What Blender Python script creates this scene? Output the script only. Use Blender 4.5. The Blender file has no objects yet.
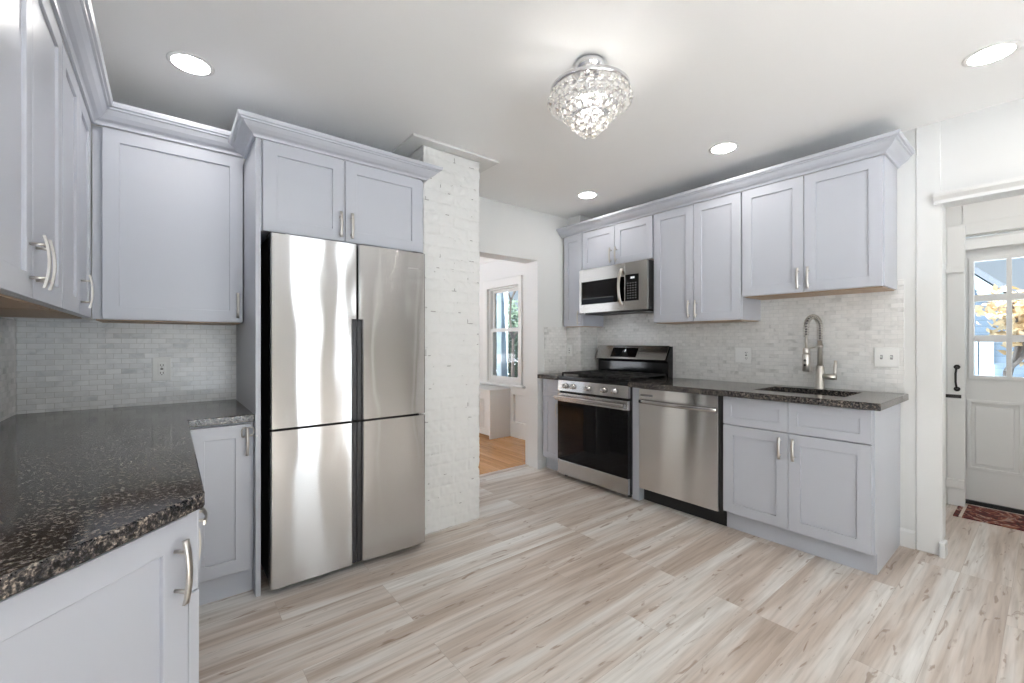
import bpy, bmesh, math, random
from mathutils import Vector, Matrix
PI = math.pi
sc = bpy.context.scene
COL = sc.collection

# ------------------------------------------------------------------ camera, world, exposure
cam_d = bpy.data.cameras.new('camera'); cam = bpy.data.objects.new('camera', cam_d); COL.objects.link(cam)
cam.location = (0, 0, 1.22)
cam.rotation_euler = (PI/2, 0, -math.radians(38.6275))
cam_d.sensor_width = 36.0; cam_d.lens = 433.0/1024*36; cam_d.shift_y = 1.0/1024; cam_d.clip_start = 0.02; cam_d.clip_end = 200
sc.camera = cam
sc.view_settings.view_transform = 'Standard'; sc.view_settings.look = 'None'
sc.view_settings.gamma = 1.0; sc.view_settings.use_curve_mapping = False
sc.view_settings.exposure = 0.06
sc.cycles.use_denoising = True
sc.cycles.caustics_reflective = False; sc.cycles.caustics_refractive = False
sc.cycles.diffuse_bounces = 6; sc.cycles.max_bounces = 14; sc.cycles.transparent_max_bounces = 24

SKY_FAR, SKY_NEAR = 0.75, 4.5
world = bpy.data.worlds.new('sky'); sc.world = world; world.use_nodes = True
wn = world.node_tree; wn.nodes.clear()
wo = wn.nodes.new('ShaderNodeOutputWorld'); wb = wn.nodes.new('ShaderNodeBackground')
tc = wn.nodes.new('ShaderNodeTexCoord'); sx = wn.nodes.new('ShaderNodeSeparateXYZ'); cr = wn.nodes.new('ShaderNodeValToRGB')
wn.links.new(tc.outputs['Generated'], sx.inputs[0]); wn.links.new(sx.outputs[2], cr.inputs[0]); wn.links.new(wb.outputs[0], wo.inputs[0])
cr.color_ramp.elements[0].position = 0.0; cr.color_ramp.elements[0].color = (0.80, 0.90, 1.0, 1)
cr.color_ramp.elements[1].position = 0.6; cr.color_ramp.elements[1].color = (0.34, 0.58, 0.95, 1)
# the sky is far brighter towards the low winter sun, behind and left of the camera
dt = wn.nodes.new('ShaderNodeVectorMath'); dt.operation = 'DOT_PRODUCT'; dt.inputs[1].default_value = (-0.62, -0.78, 0.08)
wn.links.new(tc.outputs['Generated'], dt.inputs[0])
mr = wn.nodes.new('ShaderNodeMapRange'); mr.interpolation_type = 'SMOOTHSTEP'
mr.inputs[1].default_value = -0.1; mr.inputs[2].default_value = 0.85; mr.inputs[3].default_value = SKY_FAR; mr.inputs[4].default_value = SKY_NEAR
mc = wn.nodes.new('ShaderNodeMapRange'); mc.interpolation_type = 'SMOOTHSTEP'; mc.inputs[1].default_value = -0.1; mc.inputs[2].default_value = 0.5
mw = wn.nodes.new('ShaderNodeMix'); mw.data_type = 'RGBA'; mw.inputs[7].default_value = (0.97, 0.985, 1.0, 1)
wn.links.new(dt.outputs['Value'], mc.inputs[0]); wn.links.new(mc.outputs[0], mw.inputs[0]); wn.links.new(cr.outputs[0], mw.inputs[6]); wn.links.new(mw.outputs[2], wb.inputs[0])
wn.links.new(dt.outputs['Value'], mr.inputs[0]); wn.links.new(mr.outputs[0], wb.inputs[1])

sun_d = bpy.data.lights.new('sun', 'SUN'); sun = bpy.data.objects.new('sun', sun_d); COL.objects.link(sun)
sun_d.energy = 40.0; sun_d.angle = math.radians(1.0); sun_d.color = (1.0, 0.975, 0.95)
sun.rotation_euler = Vector((0.05, 0.67, -0.74)).to_track_quat('-Z', 'Y').to_euler()   # shines in on the floor behind the camera

LAMP = 58.0          # radiance of the recessed lights' lenses

# ------------------------------------------------------------------ node helpers
def new_mat(name):
    m = bpy.data.materials.new(name); m.use_nodes = True
    nt = m.node_tree
    return m, nt, nt.nodes['Principled BSDF']
def N(nt, t, **kw):
    n = nt.nodes.new(t)
    for k, v in kw.items(): setattr(n, k, v)
    return n
def simple(name, col, rough=0.5, metal=0.0, spec=0.5, noise=0.0, nscale=20, bump=0.0, bscale=200, coat=0.0):
    m, nt, b = new_mat(name)
    b.inputs['Base Color'].default_value = (*col, 1); b.inputs['Roughness'].default_value = rough
    b.inputs['Metallic'].default_value = metal; b.inputs['Specular IOR Level'].default_value = spec
    b.inputs['Coat Weight'].default_value = coat
    t = N(nt, 'ShaderNodeTexCoord')
    if noise:
        n = N(nt, 'ShaderNodeTexNoise'); n.inputs['Scale'].default_value = nscale; n.inputs['Detail'].default_value = 4
        nt.links.new(t.outputs['Object'], n.inputs['Vector'])
        mx = N(nt, 'ShaderNodeMix', data_type='RGBA')
        nt.links.new(n.outputs['Fac'], mx.inputs[0])
        mx.inputs[6].default_value = (*[c*(1-noise) for c in col], 1); mx.inputs[7].default_value = (*[min(1, c*(1+noise)) for c in col], 1)
        nt.links.new(mx.outputs[2], b.inputs['Base Color'])
    if bump:
        n2 = N(nt, 'ShaderNodeTexNoise'); n2.inputs['Scale'].default_value = bscale; n2.inputs['Detail'].default_value = 3
        nt.links.new(t.outputs['Object'], n2.inputs['Vector'])
        bp = N(nt, 'ShaderNodeBump'); bp.inputs['Strength'].default_value = bump; bp.inputs['Distance'].default_value = 0.002
        nt.links.new(n2.outputs['Fac'], bp.inputs['Height']); nt.links.new(bp.outputs['Normal'], b.inputs['Normal'])
    return m
def emis(name, col, s):
    m, nt, b = new_mat(name)
    b.inputs['Base Color'].default_value = (0.8, 0.8, 0.8, 1)
    b.inputs['Emission Color'].default_value = (*col, 1); b.inputs['Emission Strength'].default_value = s
    return m
def ramp(nt, stops):
    r = N(nt, 'ShaderNodeValToRGB'); e = r.color_ramp.elements
    while len(e) < len(stops): e.new(0.5)
    for x, (p, c) in zip(e, stops): x.position = p; x.color = (*c, 1)
    return r

M = {}
M['cab'] = simple('cabinet_paint', (0.485, 0.502, 0.553), 0.30, noise=0.012, nscale=6, bump=0.02, bscale=60)
M['wall'] = simple('wall_paint', (0.685, 0.685, 0.675), 0.55, noise=0.012, nscale=3, bump=0.05, bscale=40)
M['ceil'] = simple('ceiling_paint', (0.89, 0.89, 0.885), 0.7, noise=0.012, nscale=2, bump=0.05, bscale=25)
M['trim'] = simple('white_trim_paint', (0.71, 0.71, 0.70), 0.35, noise=0.015, nscale=8, bump=0.04, bscale=50)
M['plate'] = simple('white_plastic', (0.80, 0.80, 0.79), 0.3, noise=0.01)
M['slot'] = simple('dark_slot', (0.03, 0.03, 0.03), 0.5, noise=0.02)
M['nickel'] = simple('brushed_nickel', (0.62, 0.59, 0.55), 0.28, metal=1.0, noise=0.04, nscale=60)
M['chrome'] = simple('chrome', (0.72, 0.72, 0.74), 0.08, metal=1.0, noise=0.02)
M['black'] = simple('black_enamel', (0.008, 0.008, 0.009), 0.14, noise=0.05, spec=0.35)
M['blackmatte'] = simple('black_plastic', (0.012, 0.012, 0.013), 0.45, noise=0.05)
M['strip'] = simple('charcoal_plastic', (0.030, 0.030, 0.034), 0.35, noise=0.05)
M['iron'] = simple('cast_iron', (0.018, 0.018, 0.018), 0.55, noise=0.2, nscale=80, bump=0.2, bscale=300)
M['glassblack'] = simple('black_glass', (0.004, 0.004, 0.005), 0.03, noise=0.05, spec=0.25)
M['display'] = emis('lit_display', (0.8, 0.9, 1.0), 0.4)
M['key'] = simple('grey_print', (0.22, 0.22, 0.23), 0.4, noise=0.02)
M['ironblk'] = simple('black_iron_hardware', (0.012, 0.010, 0.009), 0.4, noise=0.1, bump=0.1)
M['lamp'] = emis('lamp_lens', (1.0, 0.965, 0.92), LAMP)
M['bulb'] = emis('bulb_glow', (1.0, 0.95, 0.89), 60.0)
M['snow'] = simple('snow', (0.80, 0.85, 0.92), 0.8, noise=0.05, nscale=1.5, bump=0.3, bscale=8)
M['bark'] = simple('bark', (0.16, 0.13, 0.11), 0.8, noise=0.3, nscale=20, bump=0.4, bscale=30)
M['porch'] = simple('porch_white', (0.62, 0.74, 0.80), 0.5, noise=0.03)
M['hedge'] = simple('hedge_leaf', (0.045, 0.075, 0.05), 0.7, noise=0.4, nscale=9)
M['tan'] = simple('tan_leaf', (0.50, 0.36, 0.20), 0.7, noise=0.35, nscale=7)
M['shrub'] = simple('shrub_leaf', (0.07, 0.11, 0.05), 0.7, noise=0.4, nscale=9)
M['roof'] = simple('grey_roof', (0.20, 0.22, 0.25), 0.8, noise=0.15, nscale=12)
M['darkwin'] = simple('dark_window', (0.05, 0.06, 0.07), 0.1, noise=0.05)
M['asphalt'] = simple('wet_road', (0.25, 0.28, 0.32), 0.5, noise=0.15, nscale=3)

def siding():
    m, nt, b = new_mat('grey_blue_siding')
    t = N(nt, 'ShaderNodeTexCoord'); w = N(nt, 'ShaderNodeTexWave', wave_type='BANDS', bands_direction='Z', wave_profile='SAW')
    w.inputs['Scale'].default_value = 2.6
    nt.links.new(t.outputs['Object'], w.inputs['Vector'])
    r = ramp(nt, [(0.0, (0.08, 0.11, 0.14)), (0.12, (0.17, 0.225, 0.285)), (1.0, (0.19, 0.25, 0.31))])
    nt.links.new(w.outputs['Fac'], r.inputs[0]); nt.links.new(r.outputs[0], b.inputs['Base Color']); b.inputs['Roughness'].default_value = 0.6
    bp = N(nt, 'ShaderNodeBump'); bp.inputs['Strength'].default_value = 0.5; nt.links.new(w.outputs['Fac'], bp.inputs['Height']); nt.links.new(bp.outputs['Normal'], b.inputs['Normal'])
    return m
M['siding'] = siding()

def glass_pane():
    m = bpy.data.materials.new('window_glass'); m.use_nodes = True; nt = m.node_tree; nt.nodes.clear()
    o = N(nt, 'ShaderNodeOutputMaterial'); tr = N(nt, 'ShaderNodeBsdfTransparent'); gl = N(nt, 'ShaderNodeBsdfGlossy'); mx = N(nt, 'ShaderNodeMixShader')
    lw = N(nt, 'ShaderNodeLayerWeight'); pw = N(nt, 'ShaderNodeMath', operation='POWER'); pw.inputs[1].default_value = 4.0; ml = N(nt, 'ShaderNodeMath', operation='MULTIPLY_ADD'); ml.inputs[1].default_value = 0.4; ml.inputs[2].default_value = 0.02; nt.links.new(lw.outputs['Facing'], pw.inputs[0]); nt.links.new(pw.outputs[0], ml.inputs[0])
    tr.inputs[0].default_value = (0.96, 0.98, 0.98, 1); gl.inputs['Roughness'].default_value = 0.01
    nt.links.new(ml.outputs[0], mx.inputs[0]); nt.links.new(tr.outputs[0], mx.inputs[1]); nt.links.new(gl.outputs[0], mx.inputs[2]); nt.links.new(mx.outputs[0], o.inputs[0])
    return m
M['glass'] = glass_pane()

def crystal():
    m, nt, b = new_mat('clear_crystal')
    b.inputs['Base Color'].default_value = (1, 0.985, 0.96, 1); b.inputs['Roughness'].default_value = 0.02
    b.inputs['IOR'].default_value = 1.5; b.inputs['Transmission Weight'].default_value = 1.0
    t = N(nt, 'ShaderNodeTexCoord'); n = N(nt, 'ShaderNodeTexVoronoi'); n.inputs['Scale'].default_value = 70
    nt.links.new(t.outputs['Object'], n.inputs['Vector'])
    bp = N(nt, 'ShaderNodeBump'); bp.inputs['Strength'].default_value = 0.2; bp.inputs['Distance'].default_value = 0.003
    nt.links.new(n.outputs['Distance'], bp.inputs['Height']); nt.links.new(bp.outputs['Normal'], b.inputs['Normal'])
    return m
M['crystal'] = crystal()

def steel(name, col, rough, wave, aniso=0.8, wscale=(4.5, 4.5, 2.0), tint=0.02):
    """brushed steel: slow dents bend the reflections, the brush grain spreads them up and down"""
    m = bpy.data.materials.new(name); m.use_nodes = True; nt = m.node_tree; nt.nodes.clear()
    o = N(nt, 'ShaderNodeOutputMaterial'); b = N(nt, 'ShaderNodeBsdfAnisotropic', distribution='GGX'); nt.links.new(b.outputs[0], o.inputs[0])
    b.inputs['Roughness'].default_value = rough; b.inputs['Anisotropy'].default_value = aniso; b.inputs['Rotation'].default_value = 0.0
    tg = N(nt, 'ShaderNodeTangent', direction_type='RADIAL', axis='Z'); nt.links.new(tg.outputs[0], b.inputs['Tangent'])
    t = N(nt, 'ShaderNodeTexCoord')
    mp = N(nt, 'ShaderNodeMapping'); mp.inputs['Scale'].default_value = wscale
    nt.links.new(t.outputs['Object'], mp.inputs[0])
    n = N(nt, 'ShaderNodeTexNoise'); n.inputs['Scale'].default_value = 1.0; n.inputs['Detail'].default_value = 1.0
    nt.links.new(mp.outputs[0], n.inputs['Vector'])
    bp = N(nt, 'ShaderNodeBump'); bp.inputs['Strength'].default_value = 1.0; bp.inputs['Distance'].default_value = wave
    nt.links.new(n.outputs['Fac'], bp.inputs['Height']); nt.links.new(bp.outputs['Normal'], b.inputs['Normal'])
    mp3 = N(nt, 'ShaderNodeMapping'); mp3.inputs['Scale'].default_value = (3, 3, 400); nt.links.new(t.outputs['Object'], mp3.inputs[0])
    n3 = N(nt, 'ShaderNodeTexNoise'); n3.inputs['Scale'].default_value = 1.0; nt.links.new(mp3.outputs[0], n3.inputs['Vector'])
    r = ramp(nt, [(0.3, tuple(c*(1-tint) for c in col)), (0.7, tuple(min(1, c*(1+tint)) for c in col))])
    nt.links.new(n3.outputs['Fac'], r.inputs[0]); nt.links.new(r.outputs[0], b.inputs['Color'])
    return m
M['fridge'] = steel('fridge_steel', (0.60, 0.60, 0.605), 0.145, 0.0036, aniso=0.85)
M['wallback'] = simple('greige_wall_paint', (0.35, 0.34, 0.325), 0.6, noise=0.012, nscale=3)
M['mwsteel'] = steel('microwave_steel', (0.42, 0.41, 0.395), 0.27, 0.0006, aniso=0.6)
M['dwsteel'] = steel('dishwasher_steel', (0.78, 0.765, 0.75), 0.20, 0.0012, aniso=0.75)
M['steel'] = steel('stainless_steel', (0.54, 0.53, 0.52), 0.22, 0.0006, aniso=0.6)
M['sinksteel'] = steel('sink_steel', (0.45, 0.45, 0.45), 0.3, 0.0003, aniso=0.1)

def floor_mat(name, plank, cols, rot90=False, L=1.22, W=0.18, gap=(0.30, 0.26, 0.22), rough=0.38):
    m, nt, b = new_mat(name)
    t = N(nt, 'ShaderNodeTexCoord'); mp = N(nt, 'ShaderNodeMapping')
    if rot90: mp.inputs['Rotation'].default_value = (0, 0, PI/2)
    mp.inputs['Location'].default_value = (0.37, 0.05, 0)
    nt.links.new(t.outputs['Object'], mp.inputs[0])
    br = N(nt, 'ShaderNodeTexBrick'); br.offset = 0.37; br.offset_frequency = 3; br.squash = 1.0
    br.inputs['Color1'].default_value = (0, 0, 0, 1); br.inputs['Color2'].default_value = (1, 1, 1, 1); br.inputs['Mortar'].default_value = (0.5, 0.5, 0.5, 1)
    br.inputs['Scale'].default_value = 1.0; br.inputs['Mortar Size'].default_value = 0.0006; br.inputs['Bias'].default_value = 0.0
    br.inputs['Brick Width'].default_value = L; br.inputs['Row Height'].default_value = W; br.inputs['Mortar Smooth'].default_value = 0.0
    nt.links.new(mp.outputs[0], br.inputs['Vector'])
    # grain shifted per plank
    add = N(nt, 'ShaderNodeVectorMath', operation='MULTIPLY_ADD'); add.inputs[1].default_value = (7.3, 3.1, 5.7)
    nt.links.new(br.outputs['Color'], add.inputs[0]); nt.links.new(mp.outputs[0], add.inputs[2])
    def grain(scale, det, dist=0.0):
        mm = N(nt, 'ShaderNodeMapping'); mm.inputs['Scale'].default_value = scale; nt.links.new(add.outputs[0], mm.inputs[0])
        n = N(nt, 'ShaderNodeTexNoise'); n.inputs['Scale'].default_value = 1.0; n.inputs['Detail'].default_value = det; n.inputs['Distortion'].default_value = dist
        nt.links.new(mm.outputs[0], n.inputs['Vector']); return n
    g1 = grain((0.60, 8.0, 1), 5, 0.7); g2 = grain((3.0, 60.0, 1), 5, 0.4); g3 = grain((7.0, 34.0, 1), 3, 0.8)
    ad = N(nt, 'ShaderNodeMath', operation='MULTIPLY_ADD'); nt.links.new(br.outputs['Color'], ad.inputs[0]); ad.inputs[1].default_value = plank; nt.links.new(g1.outputs['Fac'], ad.inputs[2])
    sb = N(nt, 'ShaderNodeMath', operation='SUBTRACT'); nt.links.new(ad.outputs[0], sb.inputs[0]); sb.inputs[1].default_value = plank/2
    r = ramp(nt, cols); nt.links.new(sb.outputs[0], r.inputs[0])
    r2 = ramp(nt, [(0.32, (0.78, 0.76, 0.74)), (0.5, (0.98, 0.98, 0.98)), (0.66, (1.08, 1.08, 1.08))]); nt.links.new(g2.outputs['Fac'], r2.inputs[0])
    mu = N(nt, 'ShaderNodeMix', data_type='RGBA', blend_type='MULTIPLY'); mu.inputs[0].default_value = 0.9
    nt.links.new(r.outputs[0], mu.inputs[6]); nt.links.new(r2.outputs[0], mu.inputs[7])
    r3 = ramp(nt, [(0.63, (1, 1, 1)), (0.70, (0.56, 0.47, 0.41))]); nt.links.new(g3.outputs['Fac'], r3.inputs[0])
    mu2 = N(nt, 'ShaderNodeMix', data_type='RGBA', blend_type='MULTIPLY'); mu2.inputs[0].default_value = 0.85
    nt.links.new(mu.outputs[2], mu2.inputs[6]); nt.links.new(r3.outputs[0], mu2.inputs[7])
    mg = N(nt, 'ShaderNodeMix', data_type='RGBA'); nt.links.new(br.outputs['Fac'], mg.inputs[0]); nt.links.new(mu2.outputs[2], mg.inputs[6]); mg.inputs[7].default_value = (*gap, 1)
    nt.links.new(mg.outputs[2], b.inputs['Base Color']); b.inputs['Roughness'].default_value = rough
    bp = N(nt, 'ShaderNodeBump'); bp.inputs['Strength'].default_value = 0.15; bp.inputs['Distance'].default_value = 0.001
    nt.links.new(g2.outputs['Fac'], bp.inputs['Height']); nt.links.new(bp.outputs['Normal'], b.inputs['Normal'])
    return m
M['floor'] = floor_mat('vinyl_plank', 0.13, [(0.30, (0.45, 0.365, 0.30)), (0.43, (0.54, 0.455, 0.39)), (0.51, (0.63, 0.565, 0.51)), (0.60, (0.68, 0.64, 0.595)), (0.70, (0.76, 0.735, 0.70))], gap=(0.40, 0.34, 0.29))
M['oak'] = floor_mat('oak_strip', 0.3, [(0.2, (0.42, 0.19, 0.06)), (0.5, (0.58, 0.29, 0.10)), (0.85, (0.70, 0.40, 0.17))], rot90=True, L=0.9, W=0.057, gap=(0.2, 0.09, 0.03), rough=0.25)
M['birch'] = simple('birch_ply', (0.44, 0.32, 0.22), 0.5, noise=0.12, nscale=14)

def tile_mat(name, plane, light, dark, W=0.062, H=0.027):
    m, nt, b = new_mat(name)
    t = N(nt, 'ShaderNodeTexCoord'); s = N(nt, 'ShaderNodeSeparateXYZ'); c = N(nt, 'ShaderNodeCombineXYZ')
    nt.links.new(t.outputs['Object'], s.inputs[0])
    nt.links.new(s.outputs[plane], c.inputs[0]); nt.links.new(s.outputs[2], c.inputs[1])
    br = N(nt, 'ShaderNodeTexBrick'); br.offset = 0.5
    br.inputs['Color1'].default_value = (0, 0, 0, 1); br.inputs['Color2'].default_value = (1, 1, 1, 1); br.inputs['Mortar'].default_value = (0.5, 0.5, 0.5, 1)
    br.inputs['Scale'].default_value = 1.0; br.inputs['Mortar Size'].default_value = 0.0013; br.inputs['Brick Width'].default_value = W; br.inputs['Row Height'].default_value = H
    br.inputs['Mortar Smooth'].default_value = 0.3; br.inputs['Bias'].default_value = -0.25
    nt.links.new(c.outputs[0], br.inputs['Vector'])
    ad = N(nt, 'ShaderNodeVectorMath', operation='MULTIPLY_ADD'); ad.inputs[1].default_value = (3.3, 5.1, 2.7)
    nt.links.new(br.outputs['Color'], ad.inputs[0]); nt.links.new(t.outputs['Object'], ad.inputs[2])
    n = N(nt, 'ShaderNodeTexNoise'); n.inputs['Scale'].default_value = 11; n.inputs['Detail'].default_value = 5; n.inputs['Distortion'].default_value = 1.2
    nt.links.new(ad.outputs[0], n.inputs['Vector'])
    a2 = N(nt, 'ShaderNodeMath', operation='MULTIPLY_ADD'); a2.inputs[1].default_value = 0.25; nt.links.new(br.outputs['Color'], a2.inputs[0]); nt.links.new(n.outputs['Fac'], a2.inputs[2])
    mid = tuple((l*2+d)/3 for l, d in zip(light, dark))
    r = ramp(nt, [(0.35, light), (0.66, mid), (0.86, dark)]); nt.links.new(a2.outputs[0], r.inputs[0])
    mg = N(nt, 'ShaderNodeMix', data_type='RGBA'); nt.links.new(br.outputs['Fac'], mg.inputs[0]); nt.links.new(r.outputs[0], mg.inputs[6]); mg.inputs[7].default_value = (0.64, 0.64, 0.63, 1)
    nt.links.new(mg.outputs[2], b.inputs['Base Color'])
    b.inputs['Roughness'].default_value = 0.22
    # each tile tilts a hair, so that some flash in the light
    h = N(nt, 'ShaderNodeMath', operation='SUBTRACT'); h.inputs[0].default_value = 1.0; nt.links.new(br.outputs['Fac'], h.inputs[1])
    bp = N(nt, 'ShaderNodeBump'); bp.inputs['Strength'].default_value = 0.5; bp.inputs['Distance'].default_value = 0.001
    nt.links.new(h.outputs[0], bp.inputs['Height'])
    wn_ = N(nt, 'ShaderNodeTexWhiteNoise', noise_dimensions='3D'); nt.links.new(br.outputs['Color'], wn_.inputs['Vector'])
    vs = N(nt, 'ShaderNodeVectorMath', operation='SUBTRACT'); nt.links.new(wn_.outputs['Color'], vs.inputs[0]); vs.inputs[1].default_value = (0.5, 0.5, 0.5)
    vm = N(nt, 'ShaderNodeVectorMath', operation='SCALE'); vm.inputs[3].default_value = 0.10; nt.links.new(vs.outputs[0], vm.inputs[0])
    va = N(nt, 'ShaderNodeVectorMath', operation='ADD'); nt.links.new(vm.outputs[0], va.inputs[0]); nt.links.new(bp.outputs['Normal'], va.inputs[1])
    vn = N(nt, 'ShaderNodeVectorMath', operation='NORMALIZE'); nt.links.new(va.outputs[0], vn.inputs[0]); nt.links.new(vn.outputs[0], b.inputs['Normal'])
    return m
M['tileX'] = tile_mat('marble_tile_fridge_side', 0, (0.86, 0.87, 0.88), (0.58, 0.60, 0.62))
M['tileX2'] = tile_mat('marble_tile_corner', 0, (0.79, 0.78, 0.765), (0.54, 0.535, 0.52))
M['tileY'] = tile_mat('marble_tile_range_side', 1, (0.79, 0.78, 0.765), (0.54, 0.535, 0.52))

def granite():
    m, nt, b = new_mat('dark_granite')
    t = N(nt, 'ShaderNodeTexCoord')
    v = N(nt, 'ShaderNodeTexVoronoi'); v.inputs['Scale'].default_value = 280
    n = N(nt, 'ShaderNodeTexNoise'); n.inputs['Scale'].default_value = 95; n.inputs['Detail'].default_value = 8; n.inputs['Roughness'].default_value = 0.7
    n3 = N(nt, 'ShaderNodeTexNoise'); n3.inputs['Scale'].default_value = 9; n3.inputs['Detail'].default_value = 4
    for x in (v, n, n3): nt.links.new(t.outputs['Object'], x.inputs['Vector'])
    a = N(nt, 'ShaderNodeMath', operation='MULTIPLY_ADD'); a.inputs[1].default_value = 0.14; nt.links.new(n3.outputs['Fac'], a.inputs[0]); nt.links.new(n.outputs['Fac'], a.inputs[2])
    s = N(nt, 'ShaderNodeMath', operation='SUBTRACT'); s.inputs[1].default_value = 0.07; nt.links.new(a.outputs[0], s.inputs[0])
    r = ramp(nt, [(0.38, (0.008, 0.009, 0.011)), (0.47, (0.026, 0.026, 0.029)), (0.54, (0.095, 0.083, 0.073)), (0.61, (0.24, 0.205, 0.17)), (0.72, (0.12, 0.13, 0.15))])
    nt.links.new(s.outputs[0], r.inputs[0])
    sp = N(nt, 'ShaderNodeSeparateColor'); nt.links.new(v.outputs['Color'], sp.inputs[0])
    r2 = ramp(nt, [(0.0, (0.35, 0.35, 0.40)), (0.6, (0.95, 0.95, 0.97)), (1.0, (1.9, 1.85, 1.8))]); nt.links.new(sp.outputs[0], r2.inputs[0])
    mu = N(nt, 'ShaderNodeMix', data_type='RGBA', blend_type='MULTIPLY'); mu.inputs[0].default_value = 1.0
    nt.links.new(r.outputs[0], mu.inputs[6]); nt.links.new(r2.outputs[0], mu.inputs[7])
    nt.links.new(mu.outputs[2], b.inputs['Base Color']); b.inputs['Roughness'].default_value = 0.11; b.inputs['Specular IOR Level'].default_value = 0.5
    return m
M['granite'] = granite()

def brick_paint():
    m, nt, b = new_mat('white_painted_brick')
    t = N(nt, 'ShaderNodeTexCoord')
    n = N(nt, 'ShaderNodeTexNoise'); n.inputs['Scale'].default_value = 24; n.inputs['Detail'].default_value = 2
    nt.links.new(t.outputs['Object'], n.inputs['Vector'])
    r = ramp(nt, [(0.0, (0.74, 0.74, 0.73)), (0.735, (0.71, 0.71, 0.695)), (0.765, (0.45, 0.44, 0.42))]); nt.links.new(n.outputs['Fac'], r.inputs[0])
    # unpainted gaps in some of the joints
    sp = N(nt, 'ShaderNodeSeparateXYZ'); nt.links.new(t.outputs['Object'], sp.inputs[0]); cb = N(nt, 'ShaderNodeCombineXYZ')
    ax = N(nt, 'ShaderNodeMath', operation='ADD'); ax.inputs[1].default_value = -1.272+0.619+0.106; nt.links.new(sp.outputs[0], ax.inputs[0])
    nt.links.new(ax.outputs[0], cb.inputs[0]); nt.links.new(sp.outputs[2], cb.inputs[1])
    br = N(nt, 'ShaderNodeTexBrick'); br.inputs['Scale'].default_value = 1.0; br.inputs['Mortar Size'].default_value = 0.0028; br.inputs['Mortar Smooth'].default_value = 0.0
    br.inputs['Brick Width'].default_value = 0.212; br.inputs['Row Height'].default_value = 0.071; nt.links.new(cb.outputs[0], br.inputs['Vector'])
    ng = N(nt, 'ShaderNodeTexNoise'); ng.inputs['Scale'].default_value = 21; ng.inputs['Detail'].default_value = 1; nt.links.new(t.outputs['Object'], ng.inputs['Vector'])
    gt = N(nt, 'ShaderNodeMath', operation='GREATER_THAN'); gt.inputs[1].default_value = 0.665; nt.links.new(ng.outputs['Fac'], gt.inputs[0])
    mm = N(nt, 'ShaderNodeMath', operation='MULTIPLY'); nt.links.new(gt.outputs[0], mm.inputs[0]); nt.links.new(br.outputs['Fac'], mm.inputs[1])
    mg = N(nt, 'ShaderNodeMix', data_type='RGBA'); nt.links.new(mm.outputs[0], mg.inputs[0]); nt.links.new(r.outputs[0], mg.inputs[6]); mg.inputs[7].default_value = (0.36, 0.35, 0.34, 1)
    nt.links.new(mg.outputs[2], b.inputs['Base Color']); b.inputs['Roughness'].default_value = 0.5
    n2 = N(nt, 'ShaderNodeTexNoise'); n2.inputs['Scale'].default_value = 60; n2.inputs['Detail'].default_value = 5; nt.links.new(t.outputs['Object'], n2.inputs['Vector'])
    bp = N(nt, 'ShaderNodeBump'); bp.inputs['Strength'].default_value = 0.35; bp.inputs['Distance'].default_value = 0.004
    nt.links.new(n2.outputs['Fac'], bp.inputs['Height']); nt.links.new(bp.outputs['Normal'], b.inputs['Normal'])
    return m
M['brick'] = brick_paint()

def rug_mat():
    m, nt, b = new_mat('red_patterned_rug')
    t = N(nt, 'ShaderNodeTexCoord'); n = N(nt, 'ShaderNodeTexNoise'); n.inputs['Scale'].default_value = 9; n.inputs['Detail'].default_value = 1.5; n.inputs['Distortion'].default_value = 2.5
    nt.links.new(t.outputs['Object'], n.inputs['Vector'])
    r = ramp(nt, [(0.30, (0.03, 0.012, 0.012)), (0.48, (0.13, 0.022, 0.02)), (0.57, (0.30, 0.12, 0.07)), (0.63, (0.45, 0.36, 0.30)), (0.66, (0.10, 0.02, 0.02))])
    nt.links.new(n.outputs['Fac'], r.inputs[0])
    s = N(nt, 'ShaderNodeSeparateXYZ'); nt.links.new(t.outputs['Object'], s.inputs[0])
    a = N(nt, 'ShaderNodeMath', operation='COMPARE'); a.inputs[1].default_value = 0.408; a.inputs[2].default_value = 0.008; nt.links.new(s.outputs[1], a.inputs[0])
    mx = N(nt, 'ShaderNodeMix', data_type='RGBA'); nt.links.new(a.outputs[0], mx.inputs[0]); nt.links.new(r.outputs[0], mx.inputs[6]); mx.inputs[7].default_value = (0.6, 0.52, 0.45, 1)
    nt.links.new(mx.outputs[2], b.inputs['Base Color']); b.inputs['Roughness'].default_value = 0.95
    return m
M['rug'] = rug_mat()

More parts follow.
